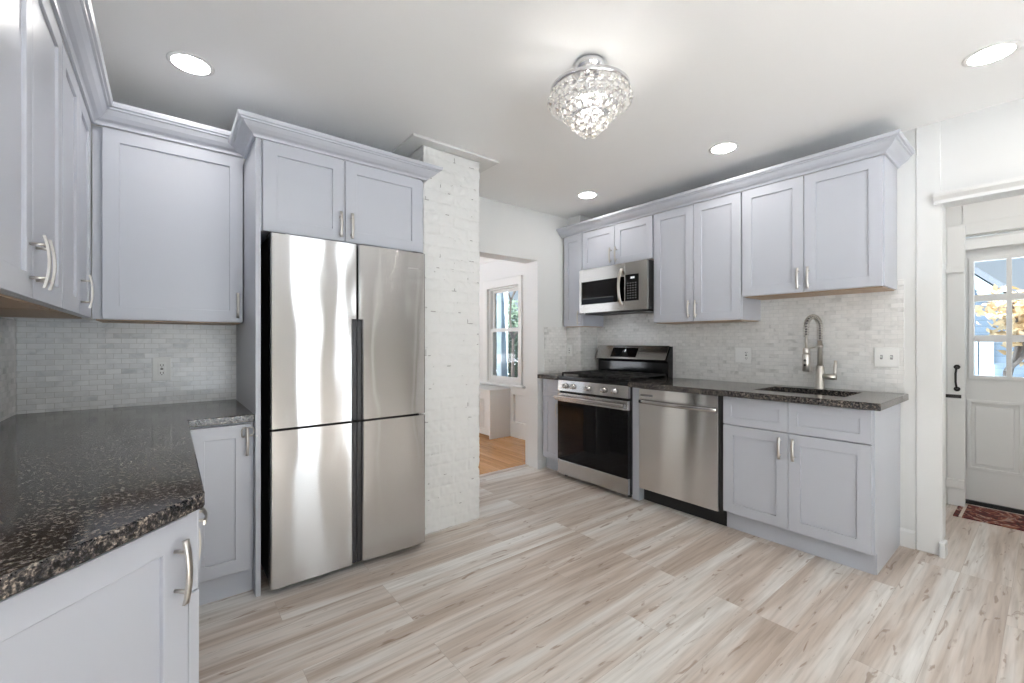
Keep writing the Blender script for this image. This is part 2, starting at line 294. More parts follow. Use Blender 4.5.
# ------------------------------------------------------------------ mesh helpers
class MB:
    """collects shapes into one mesh"""
    def __init__(s): s.bm = bmesh.new(); s.smooth = []
    def box(s, x0, x1, y0, y1, z0, z1):
        vs = [s.bm.verts.new((x, y, z)) for x in (x0, x1) for y in (y0, y1) for z in (z0, z1)]
        for f in ((0, 1, 3, 2), (4, 6, 7, 5), (0, 4, 5, 1), (2, 3, 7, 6), (0, 2, 6, 4), (1, 5, 7, 3)): s.bm.faces.new([vs[i] for i in f])
        return s
    def prism(s, pts, h0, h1, axis=2, smooth=False):
        """closed outline extruded along an axis; pts are the other two coordinates in xyz order"""
        def v(p, h):
            q = list(p); q.insert(axis, h); return s.bm.verts.new(q)
        a = [v(p, h0) for p in pts]; b = [v(p, h1) for p in pts]; n = len(pts)
        s.bm.faces.new(a); s.bm.faces.new(b[::-1])
        for i in range(n):
            f = s.bm.faces.new((a[i], b[i], b[(i+1) % n], a[(i+1) % n])); f.smooth = smooth
        return s
    def tube(s, pts, r, n=10, caps=True, closed=False):
        pts = [Vector(p) for p in pts]; m = len(pts); rs = r if isinstance(r, (list, tuple)) else [r]*m
        rings = []; up = None
        for i, p in enumerate(pts):
            if closed: d = pts[(i+1) % m]-pts[i-1]
            else: d = pts[min(i+1, m-1)]-pts[max(i-1, 0)]
            d.normalize()
            if up is None: up = d.orthogonal().normalized()
            else:
                up = up-d*up.dot(d)
                up = up.normalized() if up.length > 1e-6 else d.orthogonal().normalized()
            w = d.cross(up)
            rings.append([s.bm.verts.new(p+(up*math.cos(2*PI*k/n)+w*math.sin(2*PI*k/n))*rs[i]) for k in range(n)])
        for i in range(m if closed else m-1):
            a, b = rings[i], rings[(i+1) % m]
            for k in range(n):
                f = s.bm.faces.new((a[k], a[(k+1) % n], b[(k+1) % n], b[k])); f.smooth = True
        if caps and not closed:
            s.bm.faces.new(rings[0][::-1]); s.bm.faces.new(rings[-1])
        return s
    def lathe(s, prof, c=(0, 0, 0), n=32, axis=2, smooth=True):
        """profile of (radius, height) turned about an axis through c"""
        c = Vector(c); rings = []
        for r, h in prof:
            ring = []
            for k in range(n):
                a = 2*PI*k/n; q = [r*math.cos(a), r*math.sin(a)]; q.insert(axis, h) if axis == 2 else None
                if axis == 2: p = Vector((r*math.cos(a), r*math.sin(a), h))
                elif axis == 0: p = Vector((h, r*math.cos(a), r*math.sin(a)))
                else: p = Vector((r*math.cos(a), h, r*math.sin(a)))
                ring.append(s.bm.verts.new(p+c))
            rings.append(ring)
        for a, b in zip(rings, rings[1:]):
            for k in range(n):
                f = s.bm.faces.new((a[k], a[(k+1) % n], b[(k+1) % n], b[k])); f.smooth = smooth
        s.bm.faces.new(rings[0][::-1]); s.bm.faces.new(rings[-1])
        return s
    def ball(s, c, r, seg=12, ring=8, scale=(1, 1, 1), smooth=True):
        mt = Matrix.Translation(c) @ Matrix.Diagonal((*scale, 1))
        g = bmesh.ops.create_uvsphere(s.bm, u_segments=seg, v_segments=ring, radius=r, matrix=mt)
        for v in g['verts']:
            for f in v.link_faces: f.smooth = smooth
        return s
    def sweep(s, prof, path):
        """profile (out, z) swept along an XY path with mitred corners; out is to the right of travel"""
        P = [Vector(p) for p in path]; cols = []
        for i, p in enumerate(P):
            ns = []
            if i > 0: d = (P[i]-P[i-1]).normalized(); ns.append(Vector((d.y, -d.x)))
            if i < len(P)-1: d = (P[i+1]-P[i]).normalized(); ns.append(Vector((d.y, -d.x)))
            if len(ns) == 2: mv = (ns[0]+ns[1]); mv = mv/(mv.dot(ns[0]))
            else: mv = ns[0]
            cols.append([s.bm.verts.new((p.x+mv.x*o, p.y+mv.y*o, z)) for o, z in prof])
        n = len(prof)
        for a, b in zip(cols, cols[1:]):
            for k in range(n): s.bm.faces.new((a[k], a[(k+1) % n], b[(k+1) % n], b[k]))
        s.bm.faces.new(cols[0][::-1]); s.bm.faces.new(cols[-1])
        return s
    def slab(s, us, vs, holes, w0, w1, mapf):
        """plate on a u-v grid with rectangular holes (u0,u1,v0,v1), thick from w0 to w1; mapf(u,v,w) gives xyz"""
        us = sorted(set(us) | {h[i] for h in holes for i in (0, 1)}); vs = sorted(set(vs) | {h[i] for h in holes for i in (2, 3)})
        solid = lambda i, j: 0 <= i < len(us)-1 and 0 <= j < len(vs)-1 and not any(h[0] <= (us[i]+us[i+1])/2 <= h[1] and h[2] <= (vs[j]+vs[j+1])/2 <= h[3] for h in holes)
        cache = {}
        def V(i, j, w):
            k = (i, j, w)
            if k not in cache: cache[k] = s.bm.verts.new(mapf(us[i], vs[j], w))
            return cache[k]
        for i in range(len(us)-1):
            for j in range(len(vs)-1):
                if not solid(i, j): continue
                s.bm.faces.new((V(i, j, w0), V(i+1, j, w0), V(i+1, j+1, w0), V(i, j+1, w0)))
                s.bm.faces.new((V(i, j, w1), V(i, j+1, w1), V(i+1, j+1, w1), V(i+1, j, w1)))
                for (di, dj, a, b) in ((-1, 0, (0, 0), (0, 1)), (1, 0, (1, 0), (1, 1)), (0, -1, (0, 0), (1, 0)), (0, 1, (0, 1), (1, 1))):
                    if not solid(i+di, j+dj):
                        s.bm.faces.new((V(i+a[0], j+a[1], w0), V(i+b[0], j+b[1], w0), V(i+b[0], j+b[1], w1), V(i+a[0], j+a[1], w1)))
        return s
    def build(s, name, m, parent=None, bevel=0.0, loc=None, rotz=0.0, seg=2):
        bmesh.ops.recalc_face_normals(s.bm, faces=s.bm.faces[:])
        me = bpy.data.meshes.new(name); s.bm.to_mesh(me); s.bm.free(); me.materials.append(M[m] if isinstance(m, str) else m)
        o = bpy.data.objects.new(name, me); COL.objects.link(o)
        if parent: o.parent = parent
        if loc is not None: o.location = loc
        if rotz: o.rotation_euler = (0, 0, rotz)
        if bevel:
            b = o.modifiers.new('bevel', 'BEVEL'); b.width = bevel; b.segments = seg; b.limit_method = 'ANGLE'; b.angle_limit = math.radians(50)
        return o
def tag(o, label=None, cat=None, group=None, kind=None):
    if label: o['label'] = label
    if cat: o['category'] = cat
    if group: o['group'] = group
    if kind: o['kind'] = kind
    return o
def empty(name, label, cat, loc=(0, 0, 0), rotz=0.0, group=None):
    o = bpy.data.objects.new(name, None); COL.objects.link(o); o.empty_display_size = 0.05
    o.location = loc; o.rotation_euler = (0, 0, rotz)
    return tag(o, label, cat, group)
def struct(o): o['kind'] = 'structure'; return o
XYZ = lambda u, v, w: (u, v, w)

# ------------------------------------------------------------------ room shell
CEIL = 2.485
XL, XR, YB, YF = -0.57, 3.46, -2.30, 3.11      # left wall, range wall, wall behind the camera, wall with the doorway
struct(MB().box(XL-0.12, 5.2, YB-0.12, YF+0.16, -0.10, 0.0).build('floor', 'floor'))
struct(MB().box(XL-0.12, 5.2, YB-0.12, YF+0.14, CEIL, CEIL+0.1).build('ceiling', 'ceil'))
LWY0, LWY1, LWZ0, LWZ1 = -2.00, -0.90, 0.75, 2.25       # unseen window added to the left wall to let daylight in
struct(MB().slab([YB-0.12, YF+0.14], [0, CEIL], [(LWY0, LWY1, LWZ0, LWZ1)], XL-0.12, XL, lambda u, v, w: (w, u, v)).build('wall_left', 'wall'))
f = MB().slab([LWY0, LWY1], [LWZ0, LWZ1], [(LWY0+0.04, -1.47, LWZ0+0.04, LWZ1-0.04), (-1.43, LWY1-0.04, LWZ0+0.04, LWZ1-0.04)], XL-0.10, XL-0.03, lambda u, v, w: (w, u, v)).build('window_3', 'trim', bevel=0.003)
struct(f); g = MB().box(XL-0.068, XL-0.062, LWY0+0.04, LWY1-0.04, LWZ0+0.04, LWZ1-0.04).build('window_pane', 'glass', f); g['kind'] = 'structure'
# wall with the doorway to the next room
struct(MB().slab([XL, 5.0], [0, CEIL], [(1.93, 2.80, 0, 2.008)], YF, YF+0.18, lambda u, v, w: (u, w, v)).build('wall_front', 'wall'))
# range wall with the wide opening to the entry
OY0, OY1, OZ = -0.52, 0.403, 2.010
struct(MB().slab([YB, YF], [0, CEIL], [(OY0, OY1, 0, OZ)], XR, XR+0.12, lambda u, v, w: (w, u, v)).build('wall_right', 'wall'))
# wall behind the camera: two tall glazed openings, plus a wide one added for daylight
BK = [(-0.10, 0.98, 0.12, 2.25), (1.41, 1.86, 0.12, 2.25), (2.12, 2.36, 0.12, 2.25)]
struct(MB().slab([XL, XR], [0, CEIL], BK, YB-0.12, YB, lambda u, v, w: (u, w, v)).build('wall_back', 'wallback'))
for i, (a, b, c, d) in enumerate(BK):
    f = struct(MB().slab([a, b], [c, d], [(a+0.04, b-0.04, c+0.04, d-0.04)], YB-0.10, YB-0.03, lambda u, v, w: (u, w, v)).build('window_%d' % (i+4), 'trim', bevel=0.003))
    g = MB().box(a+0.04, b-0.04, YB-0.068, YB-0.062, c+0.04, d-0.04).build('window_pane', 'glass', f); g['kind'] = 'structure'
# door in the wall behind the camera
f = struct(MB().box(2.76, 3.30, YB-0.02, YB+0.010, 0.005, 2.03).build('door_1', 'wallback', bevel=0.003))
d_ = MB().box(2.70, 2.755, YB, YB+0.022, 0, 2.42); d_.box(3.305, 3.36, YB, YB+0.022, 0, 2.42); d_.box(2.755, 3.305, YB, YB+0.022, 2.04, 2.10)
struct(d_.build('trim_15', 'trim', bevel=0.003))
# boxed chase in the corner behind the narrow cabinet
struct(MB().box(3.20, XR, 2.927, YF, 0.955, CEIL).build('trim_1', 'wall', bevel=0.003))
# baseboards, casing of the entry opening
struct(MB().prism([(XR-0.014, 0), (XR, 0), (XR, 0.105), (XR-0.006, 0.105), (XR-0.014, 0.092)], 0.512, 0.588, axis=1).build('baseboard_right', 'trim'))
struct(MB().box(XR-0.006, XR, OY1, 0.508, 0, CEIL-0.001).build('trim_2', 'trim', bevel=0.003))
struct(MB().box(XR-0.020, XR, OY0-0.11, OY0, 0, 2.035).build('trim_3', 'trim', bevel=0.004))
cp = [(XR, 2.010), (XR-0.026, 2.010), (XR-0.026, 2.028), (XR-0.034, 2.035), (XR-0.050, 2.048), (XR-0.055, 2.062), (XR-0.055, 2.070), (XR, 2.070)]
struct(MB().prism([(x, z) for x, z in cp], OY0-0.02, 0.43, axis=1).build('trim_4', 'trim'))
struct(MB().box(XR-0.034, XR+0.05, OY1-0.022, OY1+0.004, 0, 0.085).build('trim_5', 'trim', bevel=0.004))
struct(MB().box(XR, XR+0.12, OY1-0.006, OY1, 0.085, OZ).build('trim_6', 'trim'))
struct(MB().box(2.79, 2.846, YF-0.012, YF, 0, 0.08).build('baseboard_front', 'trim', bevel=0.003))
# threshold between the plank floor and the oak floor
struct(MB().prism([(3.235, 0.0005), (3.295, 0.0005), (3.285, 0.008), (3.245, 0.008)], 1.93, 2.80, axis=0).build('trim_7', 'floor'))

# ------------------------------------------------------------------ cabinet builders
def arch_pull(parent, x, z, L=0.135, horizontal=False, y=0.0):
    mb = MB(); n = 11; w = 0.0066; t = 0.0028
    rows = []
    for i in range(n):
        s = -1+2*i/(n-1); zz = s*L/2; yy = -0.026-0.009*(1-s*s)
        rows.append([mb.bm.verts.new(p) for p in ((-w, yy-t, zz), (w, yy-t, zz), (w, yy+t, zz), (-w, yy+t, zz))])
    for a, b in zip(rows, rows[1:]):
        for k in range(4):
            f = mb.bm.faces.new((a[k], a[(k+1) % 4], b[(k+1) % 4], b[k])); f.smooth = k in (0, 2)
    mb.bm.faces.new(rows[0][::-1]); mb.bm.faces.new(rows[-1])
    for s in (-1, 1): mb.tube([(0, 0.0, s*0.043), (0, -0.030, s*0.043)], 0.0042, n=10)
    o = mb.build('handle', 'nickel', parent, loc=(x, y, z)); o['label'] = 'brushed nickel arched pull'
    return o
def shaker(name, parent, x0, x1, z0, z1, t=0.019, st=0.062, rec=0.009, mat='cab'):
    """framed door or drawer front; front at y=0, its own origin at its lower left corner"""
    w, h = x1-x0, z1-z0; mb = MB()
    mb.slab([0, w], [0, h], [(st, w-st, st, h-st)], 0, t, lambda u, v, q: (u, q, v))
    mb.box(st-0.001, w-st+0.001, rec, t-0.002, st-0.001, h-st+0.001)
    return mb.build(name, mat, parent, bevel=0.0014, loc=(x0, 0, z0), seg=1)
def carcass(parent, w, d, z0, z1, side=True):
    mb = MB(); mb.box(0.0, w, 0.0205, d, z0, z1)
    return mb.build('body', 'cab', parent, bevel=0.001, seg=1)

def upper(label, loc, rot, w, d, z1, doors, group, under=True):
    """loc is the lower left front corner (door plane)"""
    t = empty('upper_cabinet', label, 'cabinet', loc, rot, group)
    h = z1-loc[2]
    MB().box(0, w, 0.0205, d, 0.004, h).build('body', 'cab', t, bevel=0.001, seg=1)
    if under: 
        u = MB().box(0.012, w-0.012, 0.03, d-0.004, -0.002, 0.0035).build('underside', 'birch', t); u['label'] = 'bare birch plywood underside'
    for (a, b, c, e, hx, hz) in doors:
        dr = shaker('door', t, a, b, c, e)
        if hx is not None: arch_pull(dr, hx-a, hz-c)
    return t

CROWN = [(0.0, 0.0), (0.010, 0.0), (0.012, 0.008), (0.016, 0.014), (0.030, 0.022), (0.045, 0.036), (0.055, 0.050), (0.058, 0.055), (0.066, 0.057), (0.068, 0.064), (0.076, 0.066), (0.080, 0.078), (0.080, 0.086), (0.0, 0.086)]
def crown(label, path, z0, k=1.0, hk=1.0):
    o = MB().sweep([(a*k, z0+b*hk) for a, b in CROWN], path).build('crown_molding', 'cab')
    return tag(o, label, 'crown molding')

# ---------------- left wall
GU = 'upper cabinets'
Z0U, Z1U = 1.330, 2.2345
upper('upper cabinet on the left wall at the picture edge, two doors with paired handles', (-0.27, 1.245, Z0U), PI/2, 0.822, 0.298, Z1U,
      [(0.003, 0.408, 0.004, 0.903, 0.376, 0.098), (0.411, 0.819, 0.004, 0.903, 0.444, 0.098)], GU)
upper('corner upper cabinet on the left wall, two narrow doors, one showing a handle', (-0.27, 2.070, Z0U), PI/2, 0.708, 0.298, Z1U,
      [(0.002, 0.355, 0.004, 0.903, None, None), (0.358, 0.705, 0.004, 0.903, 0.392, 0.098)], GU)
upper('single door upper cabinet over the marble splashback, left of the refrigerator', (-0.27, 2.780, Z0U-0.004), 0, 0.602, 0.328, Z1U,
      [(0.036, 0.600, 0.004, 0.907, 0.574, 0.095)], GU)
crown('light grey crown molding over the left wall cabinets, turning the corner', [(-0.27, 1.245), (-0.27, 2.78), (0.332, 2.78)], 2.235, 1.0, 1.10)
# tall side panel and the cabinet over the refrigerator
o = MB().box(0.3345, 0.357, 2.385, YF-0.001, 0.0, 2.206).build('side_panel', 'cab', bevel=0.0015); tag(o, 'tall light grey panel standing against the left side of the refrigerator', 'panel')
t = empty('refrigerator_cabinet', 'wide two door cabinet directly above the stainless refrigerator', 'cabinet', (0.359, 2.38, 1.757), 0, None)
MB().box(0, 0.866, 0.0205, 0.72, 0.004, 0.4425).build('body', 'cab', t, bevel=0.001, seg=1)
for a, b, hx in ((0.006, 0.3915, 0.366), (0.3955, 0.845, 0.425)):
    d = shaker('door', t, a, b, 0.004, 0.4425); arch_pull(d, hx-a, 0.085)
crown('light grey crown molding on the cabinet above the refrigerator', [(0.3345, 2.694), (0.3345, 2.38), (1.226, 2.38), (1.226, 2.482)], 2.200, 1.0, 0.88)

# ---------------- base cabinets on the left
CT = 0.875; CB = 0.840
t = empty('base_cabinet', 'single door base cabinet beside the refrigerator with nickel handle at its top corner', 'cabinet', (0.066, 2.42, 0), 0)
MB().box(0.0, 0.2675, 0.0205, 0.688, 0.115, CB-0.001).build('body', 'cab', t, bevel=0.001, seg=1)
MB().box(0.0, 0.2675, 0.050, 0.066, 0.0, 0.114).build('toe_kick', 'cab', t)
d = shaker('door', t, 0.010, 0.252, 0.128, 0.828); arch_pull(d, 0.226, 0.620)
# wire child lock looped around that handle
lk = MB()
lk.tube([(0.290, 2.4175, 0.770), (0.282, 2.405, 0.772), (0.280, 2.405, 0.800), (0.286, 2.405, 0.812), (0.300, 2.404, 0.814)], 0.0030, n=6)
lk.tube([(0.312, 2.404, 0.814), (0.326, 2.405, 0.812), (0.330, 2.405, 0.802), (0.329, 2.405, 0.782), (0.318, 2.4055, 0.776), (0.284, 2.4055, 0.768)], 0.0030, n=6)
lk.tube([(0.312, 2.4055, 0.772), (0.330, 2.400, 0.772), (0.342, 2.3835, 0.772)], 0.0030, n=6)
tag(lk.build('cabinet_latch', 'nickel'), 'thin grey wire safety latch looped by the handle of the cabinet beside the refrigerator', 'latch')

t = empty('base_cabinet', 'base cabinet under the left granite counter, seen edge on with handle in profile', 'cabinet', (0.062, 1.270, 0), PI/2)
MB().box(0.0, 1.155, 0.0205, 0.625, 0.115, CB-0.001).build('body', 'cab', t, bevel=0.001, seg=1)
MB().box(0.0, 1.155, 0.080, 0.096, 0.0, 0.114).build('toe_kick', 'cab', t)
dw = shaker('drawer', t, 0.018, 0.700, 0.600, 0.828); pl = arch_pull(dw, 0.341, 0.090); pl.rotation_euler = (0, PI/2, 0)
d = shaker('door', t, 0.018, 0.700, 0.128, 0.596); arch_pull(d, 0.640, 0.365)
MB().box(0.0, 0.016, 0.001, 0.020, 0.128, 0.828).build('filler', 'cab', t)

# angled end cabinet: front plane x - y = -1.187, from the corner post back to the left wall
LA = 0.86
t = empty('base_cabinet', 'angled end base cabinet in the near left corner with one large door', 'cabinet', (0.041-LA*0.70711, 1.228-LA*0.70711, 0), PI/4)
O2 = Vector((0.041-LA*0.70711, 1.228-LA*0.70711))
def loc45(x, y): q = Vector((x, y))-O2; return ((q.x+q.y)*0.70711, (q.y-q.x)*0.70711)
pts = [loc45(-0.568, 0.648), loc45(0.0445, 1.2605), loc45(-0.568, 1.2605)]
angled = t
MB().prism(pts, 0.115, CB-0.001).build('body', 'cab', t)
MB().box(0.09, LA-0.05, 0.060, 0.075, 0.0, 0.114).build('toe_kick', 'cab', t)
d = shaker('door', t, LA-0.60, LA-0.002, 0.128, 0.828, st=0.062); arch_pull(d, 0.60-0.036, 0.590, L=0.14)
MB().box(LA+0.001, LA+0.030, 0.006, 0.020, 0.645, 0.828).build('filler', 'cab', t, bevel=0.001)
MB().box(LA+0.001, LA+0.030, 0.002, 0.020, 0.0, 0.642).build('filler', 'cab', t, bevel=0.001)
shaker('door', t, 0.030, LA-0.604, 0.128, 0.828)

# L shaped counter
def rounded(p0, p1, p2, r, n=6):
    p0, p1, p2 = Vector(p0), Vector(p1), Vector(p2); a = (p0-p1).normalized(); b = (p2-p1).normalized()
    ang = a.angle(b); d = r/math.tan(ang/2); A = p1+a*d; B = p1+b*d
    return [tuple((A*(1-s)**2+p1*2*s*(1-s)+B*s*s)) for s in [i/n for i in range(n+1)]]
cpts = [(XL+0.001, YF-0.001), (XL+0.001, 0.582)] + rounded((XL, 0.582), (0.0706, 1.223), (0.0765, 2.40), 0.030) + [(0.0765, 2.40), (0.3335, 2.398), (0.3335, YF-0.001)]
o = MB().prism(cpts, CB, CT).build('countertop', 'granite', bevel=0.004)
tag(o, 'polished dark granite counter wrapping the left corner', 'countertop')
# tiles on the left
o = MB().box(XL+0.010, 0.3335, YF-0.009, YF-0.0005, CT+0.0005, 1.335).build('tile_backsplash', 'tileX'); tag(o, 'glossy marble mosaic splashback left of the refrigerator', 'backsplash')
o = MB().box(XL+0.0005, XL+0.009, 1.20, YF-0.0005, CT+0.0005, 1.329).build('tile_backsplash', 'tileY'); tag(o, 'sliver of marble mosaic splashback on the left wall', 'backsplash')

# ---------------- wall plates
def wall_plate(name, label, cat, loc, rot, w, h, gadgets):
    t = empty(name, label, cat, loc, rot)
    MB().box(-w/2, w/2, -0.006, 0, -h/2, h/2).build('cover_plate', 'plate', t, bevel=0.003)
    for kind, x in gadgets:
        if kind == 'gfci':
            i = MB().box(x-0.017, x+0.017, -0.009, -0.006, -0.034, 0.034).build('receptacle', 'plate', t, bevel=0.001)
            s = MB()
            for zz in (-0.021, 0.021):
                for dx in (-0.006, 0.006): s.box(x+dx-0.0015, x+dx+0.0015, -0.0096, -0.0088, zz-0.005, zz+0.005)
                s.ball((x, -0.0088, zz-0.010), 0.0025, 8, 6)
            s.box(x-0.006, x+0.006, -0.0100, -0.0088, -0.004, 0.004)
            s.build('slots', 'slot', i)
        elif kind == 'rocker':
            MB().prism([(-0.006, -0.033), (-0.009, -0.033), (-0.007, 0.0), (-0.010, 0.033), (-0.006, 0.033)], x-0.016, x+0.016, axis=0).build('switch', 'plate', t)
        elif kind == 'toggle':
            i = MB().box(x-0.006, x+0.006, -0.0075, -0.006, -0.013, 0.013).build('switch_slot', 'key', t)
            MB().prism([(-0.0075, -0.006), (-0.018, 0.004), (-0.018, 0.009), (-0.0075, 0.004)], x-0.004, x+0.004, axis=0).build('toggle', 'plate', i)
    return t
wall_plate('wall_outlet', 'white outlet on the marble tile left of the refrigerator', 'outlet', (-0.018, YF-0.009, 1.073), 0, 0.082, 0.130, [('gfci', 0.0)])
wall_plate('wall_outlet', 'white double plate on the tile between stove and sink', 'outlet', (XR-0.009, 1.482, 1.123), -PI/2, 0.118, 0.115, [('rocker', -0.023), ('gfci', 0.023)])
wall_plate('light_switch', 'white double toggle switch plate right of the faucet', 'light switch', (XR-0.009, 0.640, 1.130), -PI/2, 0.118, 0.122, [('toggle', -0.024), ('toggle', 0.024)])
wall_plate('wall_outlet', 'small white outlet in the tiled corner left of the stove', 'outlet', (3.191, 3.055, 1.14), -PI/2, 0.075, 0.118, [('gfci', 0.0)])

# ---------------- refrigerator
FY = 2.33
t = empty('refrigerator', 'four door stainless steel refrigerator against the brick chimney', 'refrigerator', (0.39, FY, 0))
FW = 0.812
MB().box(0.003, FW-0.003, 0.075, 0.74, 0.045, 1.742).build('body', 'blackmatte', t, bevel=0.004)
for x, y in ((0.03, 0.10), (FW-0.05, 0.10), (0.05, 0.66), (FW-0.05, 0.66)):
    MB().lathe([(0.016, 0.0), (0.018, 0.004), (0.018, 0.03), (0.012, 0.046)], (x, y, 0), n=12).build('foot', 'blackmatte', t)
def curved_door(name, x0, x1, z0, z1, notch=None, side=1):
    """slightly bowed slab door with rounded edges; notch = height below which the inner edge steps back"""
    mb = MB(); n = 22; nz = 40
    D = 0.062
    def y_at(x): s = (x-x0)/(x1-x0)*2-1; e = max(0.0, abs(s)-0.94)/0.06; return 0.010*e*e + 0.002*s*s
    xs = [x0+(x1-x0)*i/n for i in range(n+1)]
    out = [(x, y_at(x)) for x in xs] + [(x1, D), (x0, D)]
    mb.prism(out, z0, z1, smooth=False)
    o = mb.build(name, 'fridge', t)
    for p in o.data.polygons: p.use_smooth = abs(p.normal.y) > 0.6 and abs(p.normal.z) < 0.3
    return o
ZM, ZG = 0.798, 1.345
# upper doors: full width above the grip, narrower beside it
def upper_door(x0, x1, inner, nx):
    mb = MB()
    a, b = (x0, nx) if inner > 0 else (nx, x1)
    mb.prism([(x0, 0.004), (x0+0.006, 0.0), (x1-0.006, 0.0), (x1, 0.004), (x1, 0.062), (x0, 0.062)], ZG, 1.746)
    mb.prism([(a, 0.004), (a+0.006, 0.0), (b-0.006, 0.0), (b, 0.004), (b, 0.062), (a, 0.062)], ZM+0.006, ZG)
    return mb.build('door', 'fridge', t)
upper_door(0.0, 0.409, 1, 0.386); upper_door(0.417, FW, -1, 0.440)
for x0, x1 in ((0.0, 0.386), (0.440, FW)):
    MB().prism([(x0, 0.004), (x0+0.006, 0.0), (x1-0.006, 0.0), (x1, 0.004), (x1, 0.062), (x0, 0.062)], 0.036, ZM-0.006).build('door', 'fridge', t)
MB().box(0.3875, 0.412, 0.012, 0.060, ZM+0.006, ZG-0.002).build('handle', 'strip', t, bevel=0.003)['label'] = 'black recessed grip'
MB().box(0.414, 0.4385, 0.012, 0.060, ZM+0.006, ZG-0.002).build('handle', 'strip', t, bevel=0.003)['label'] = 'black recessed grip'
MB().box(0.3875, 0.412, 0.012, 0.060, 0.037, ZM-0.006).build('handle', 'strip', t, bevel=0.003)['label'] = 'black recessed grip'
MB().box(0.414, 0.4385, 0.012, 0.060, 0.037, ZM-0.006).build('handle', 'strip', t, bevel=0.003)['label'] = 'black recessed grip'
MB().box(0.700, 0.768, -0.0012, 0.0, 1.646, 1.656).build('badge', 'chrome', t)
for x in (0.0, FW-0.07): MB().box(x, x+0.07, 0.02, 0.14, 1.7465, 1.7545).build('hinge_cover', 'strip', t, bevel=0.003)

# ---------------- brick chimney with a board cap
def chimney():
    X0, X1, Y0, Y1, H = 1.272, 1.700, 2.490, YF-0.001, 2.468
    rng = random.Random(4); mb = MB(); st = 0.0065
    from mathutils import noise as nz
    BH, BL = 0.071, 0.212
    def depth(u, z):
        row = math.floor(z/BH); off = (row % 2)*BL/2; col = math.floor((u+off)/BL)
        fz = z/BH-row; fu = (u+off)/BL-col
        h = nz.noise(Vector((col*3.7, row*5.3, 1.1)))*0.004
        dz = min(fz, 1-fz)*BH; du = min(fu, 1-fu)*BL
        m = min(dz, du); groove = -0.0062*max(0.0, 1-m/0.008)*(0.45+0.55*max(0.0, min(1.0, 0.5+1.6*nz.noise(Vector((u*7, z*7, 9.1)))))) 
        return h+groove+nz.noise(Vector((u*34, z*34, 0.3)))*0.0040+nz.noise(Vector((u*9, z*9, 4.3)))*0.003
    path = [(X0, Y1)]; 
    nseg = lambda L: max(2, int(L/st))
    pts = []  # (x,y,nx,ny,u)
    L1 = Y1-Y0; L2 = X1-X0
    for i in range(nseg(L1)): s = i/nseg(L1); pts.append((X0, Y1-L1*s, -1, 0, L1*s))
    for i in range(nseg(L2)+1):
        s = i/nseg(L2); nx = -0.7 if i == 0 else (0.7 if i == nseg(L2) else 0); ny = -1 if 0 < i < nseg(L2) else -0.7
        pts.append((X0+L2*s, Y0, nx, ny, L1+L2*s))
    for i in range(1, nseg(L1)+1): s = i/nseg(L1); pts.append((X1, Y0+L1*s, 1, 0, L1+L2+L1*s))
    rows = []; nzv = int(H/st)
    for j in range(nzv+1):
        z = H*j/nzv
        rows.append([mb.bm.verts.new((x+nx*depth(u, z), y+ny*depth(u, z) if y < Y1 else y, z)) for x, y, nx, ny, u in pts])
    for a, b in zip(rows, rows[1:]):
        for k in range(len(pts)-1):
            f = mb.bm.faces.new((a[k], a[k+1], b[k+1], b[k])); f.smooth = True
    mb.bm.faces.new(rows[-1]); mb.bm.faces.new([r[0] for r in rows] + [r[-1] for r in rows[::-1]])
    return mb.build('brick_chimney', 'brick')
tag(chimney(), 'white painted brick chimney right of the refrigerator', 'chimney')
struct(MB().box(1.165, 1.812, 2.412, YF-0.0005, 2.4695, CEIL-0.0005).build('trim_8', 'trim', bevel=0.002))

# ---------------- range wall: uppers
RX = 3.13; RD = XR-RX-0.0095; RT = 2.2715
def rupper(label, y1, y0, z0, doors):
    return upper(label, (RX, y1, z0), -PI/2, y1-y0, RD, RT, doors, GU)
h = RT-1.535
rupper('two door upper cabinet above the sink, at the right end of the row', 1.357, 0.592, 1.535, [(0.004, 0.374, 0.004, h-0.002, 0.348, 0.088), (0.378, 0.758, 0.004, h-0.002, 0.404, 0.088)])
h = RT-1.378
rupper('tall two door upper cabinet between the microwave and the sink cabinet', 2.057, 1.360, 1.378, [(0.004, 0.344, 0.004, h-0.002, 0.318, 0.095), (0.348, 0.693, 0.004, h-0.002, 0.374, 0.095)])
h = RT-1.912
rupper('short two door upper cabinet directly above the microwave', 2.835, 2.060, 1.912, [(0.004, 0.380, 0.004, h-0.002, 0.352, 0.090), (0.384, 0.768, 0.004, h-0.002, 0.412, 0.090)])
h = RT-1.376
rupper('narrow single door upper cabinet at the far left of the range wall', 3.092, 2.838, 1.376, [(0.010, 0.250, 0.004, h-0.002, 0.224, 0.080)])
crown('light grey crown molding along the range wall cabinets', [(RX, 3.107), (RX, 0.592), (XR-0.001, 0.592)], 2.272, 1.0, 0.97)

# ---------------- range wall: tiles
o = MB().box(XR-0.009, XR-0.0005, 0.561, 2.926, 0.9145, 1.60).build('tile_backsplash', 'tileY'); tag(o, 'long marble mosaic splashback behind the stove and faucet', 'backsplash')
o = tag(MB().box(2.886, 3.190, YF-0.009, YF-0.0005, 0.9145, 1.372).build('tile_backsplash', 'tileX2'), 'marble mosaic splashback in the corner beside the doorway', 'backsplash')
MB().box(3.191, 3.1995, 2.922, 3.1095, 0.9145, 1.374).build('corner_return', 'tileY', o)
MB().box(3.2005, XR-0.0095, 2.9175, 2.9265, 0.9145, 1.374).build('corner_return', 'tileX2', o)

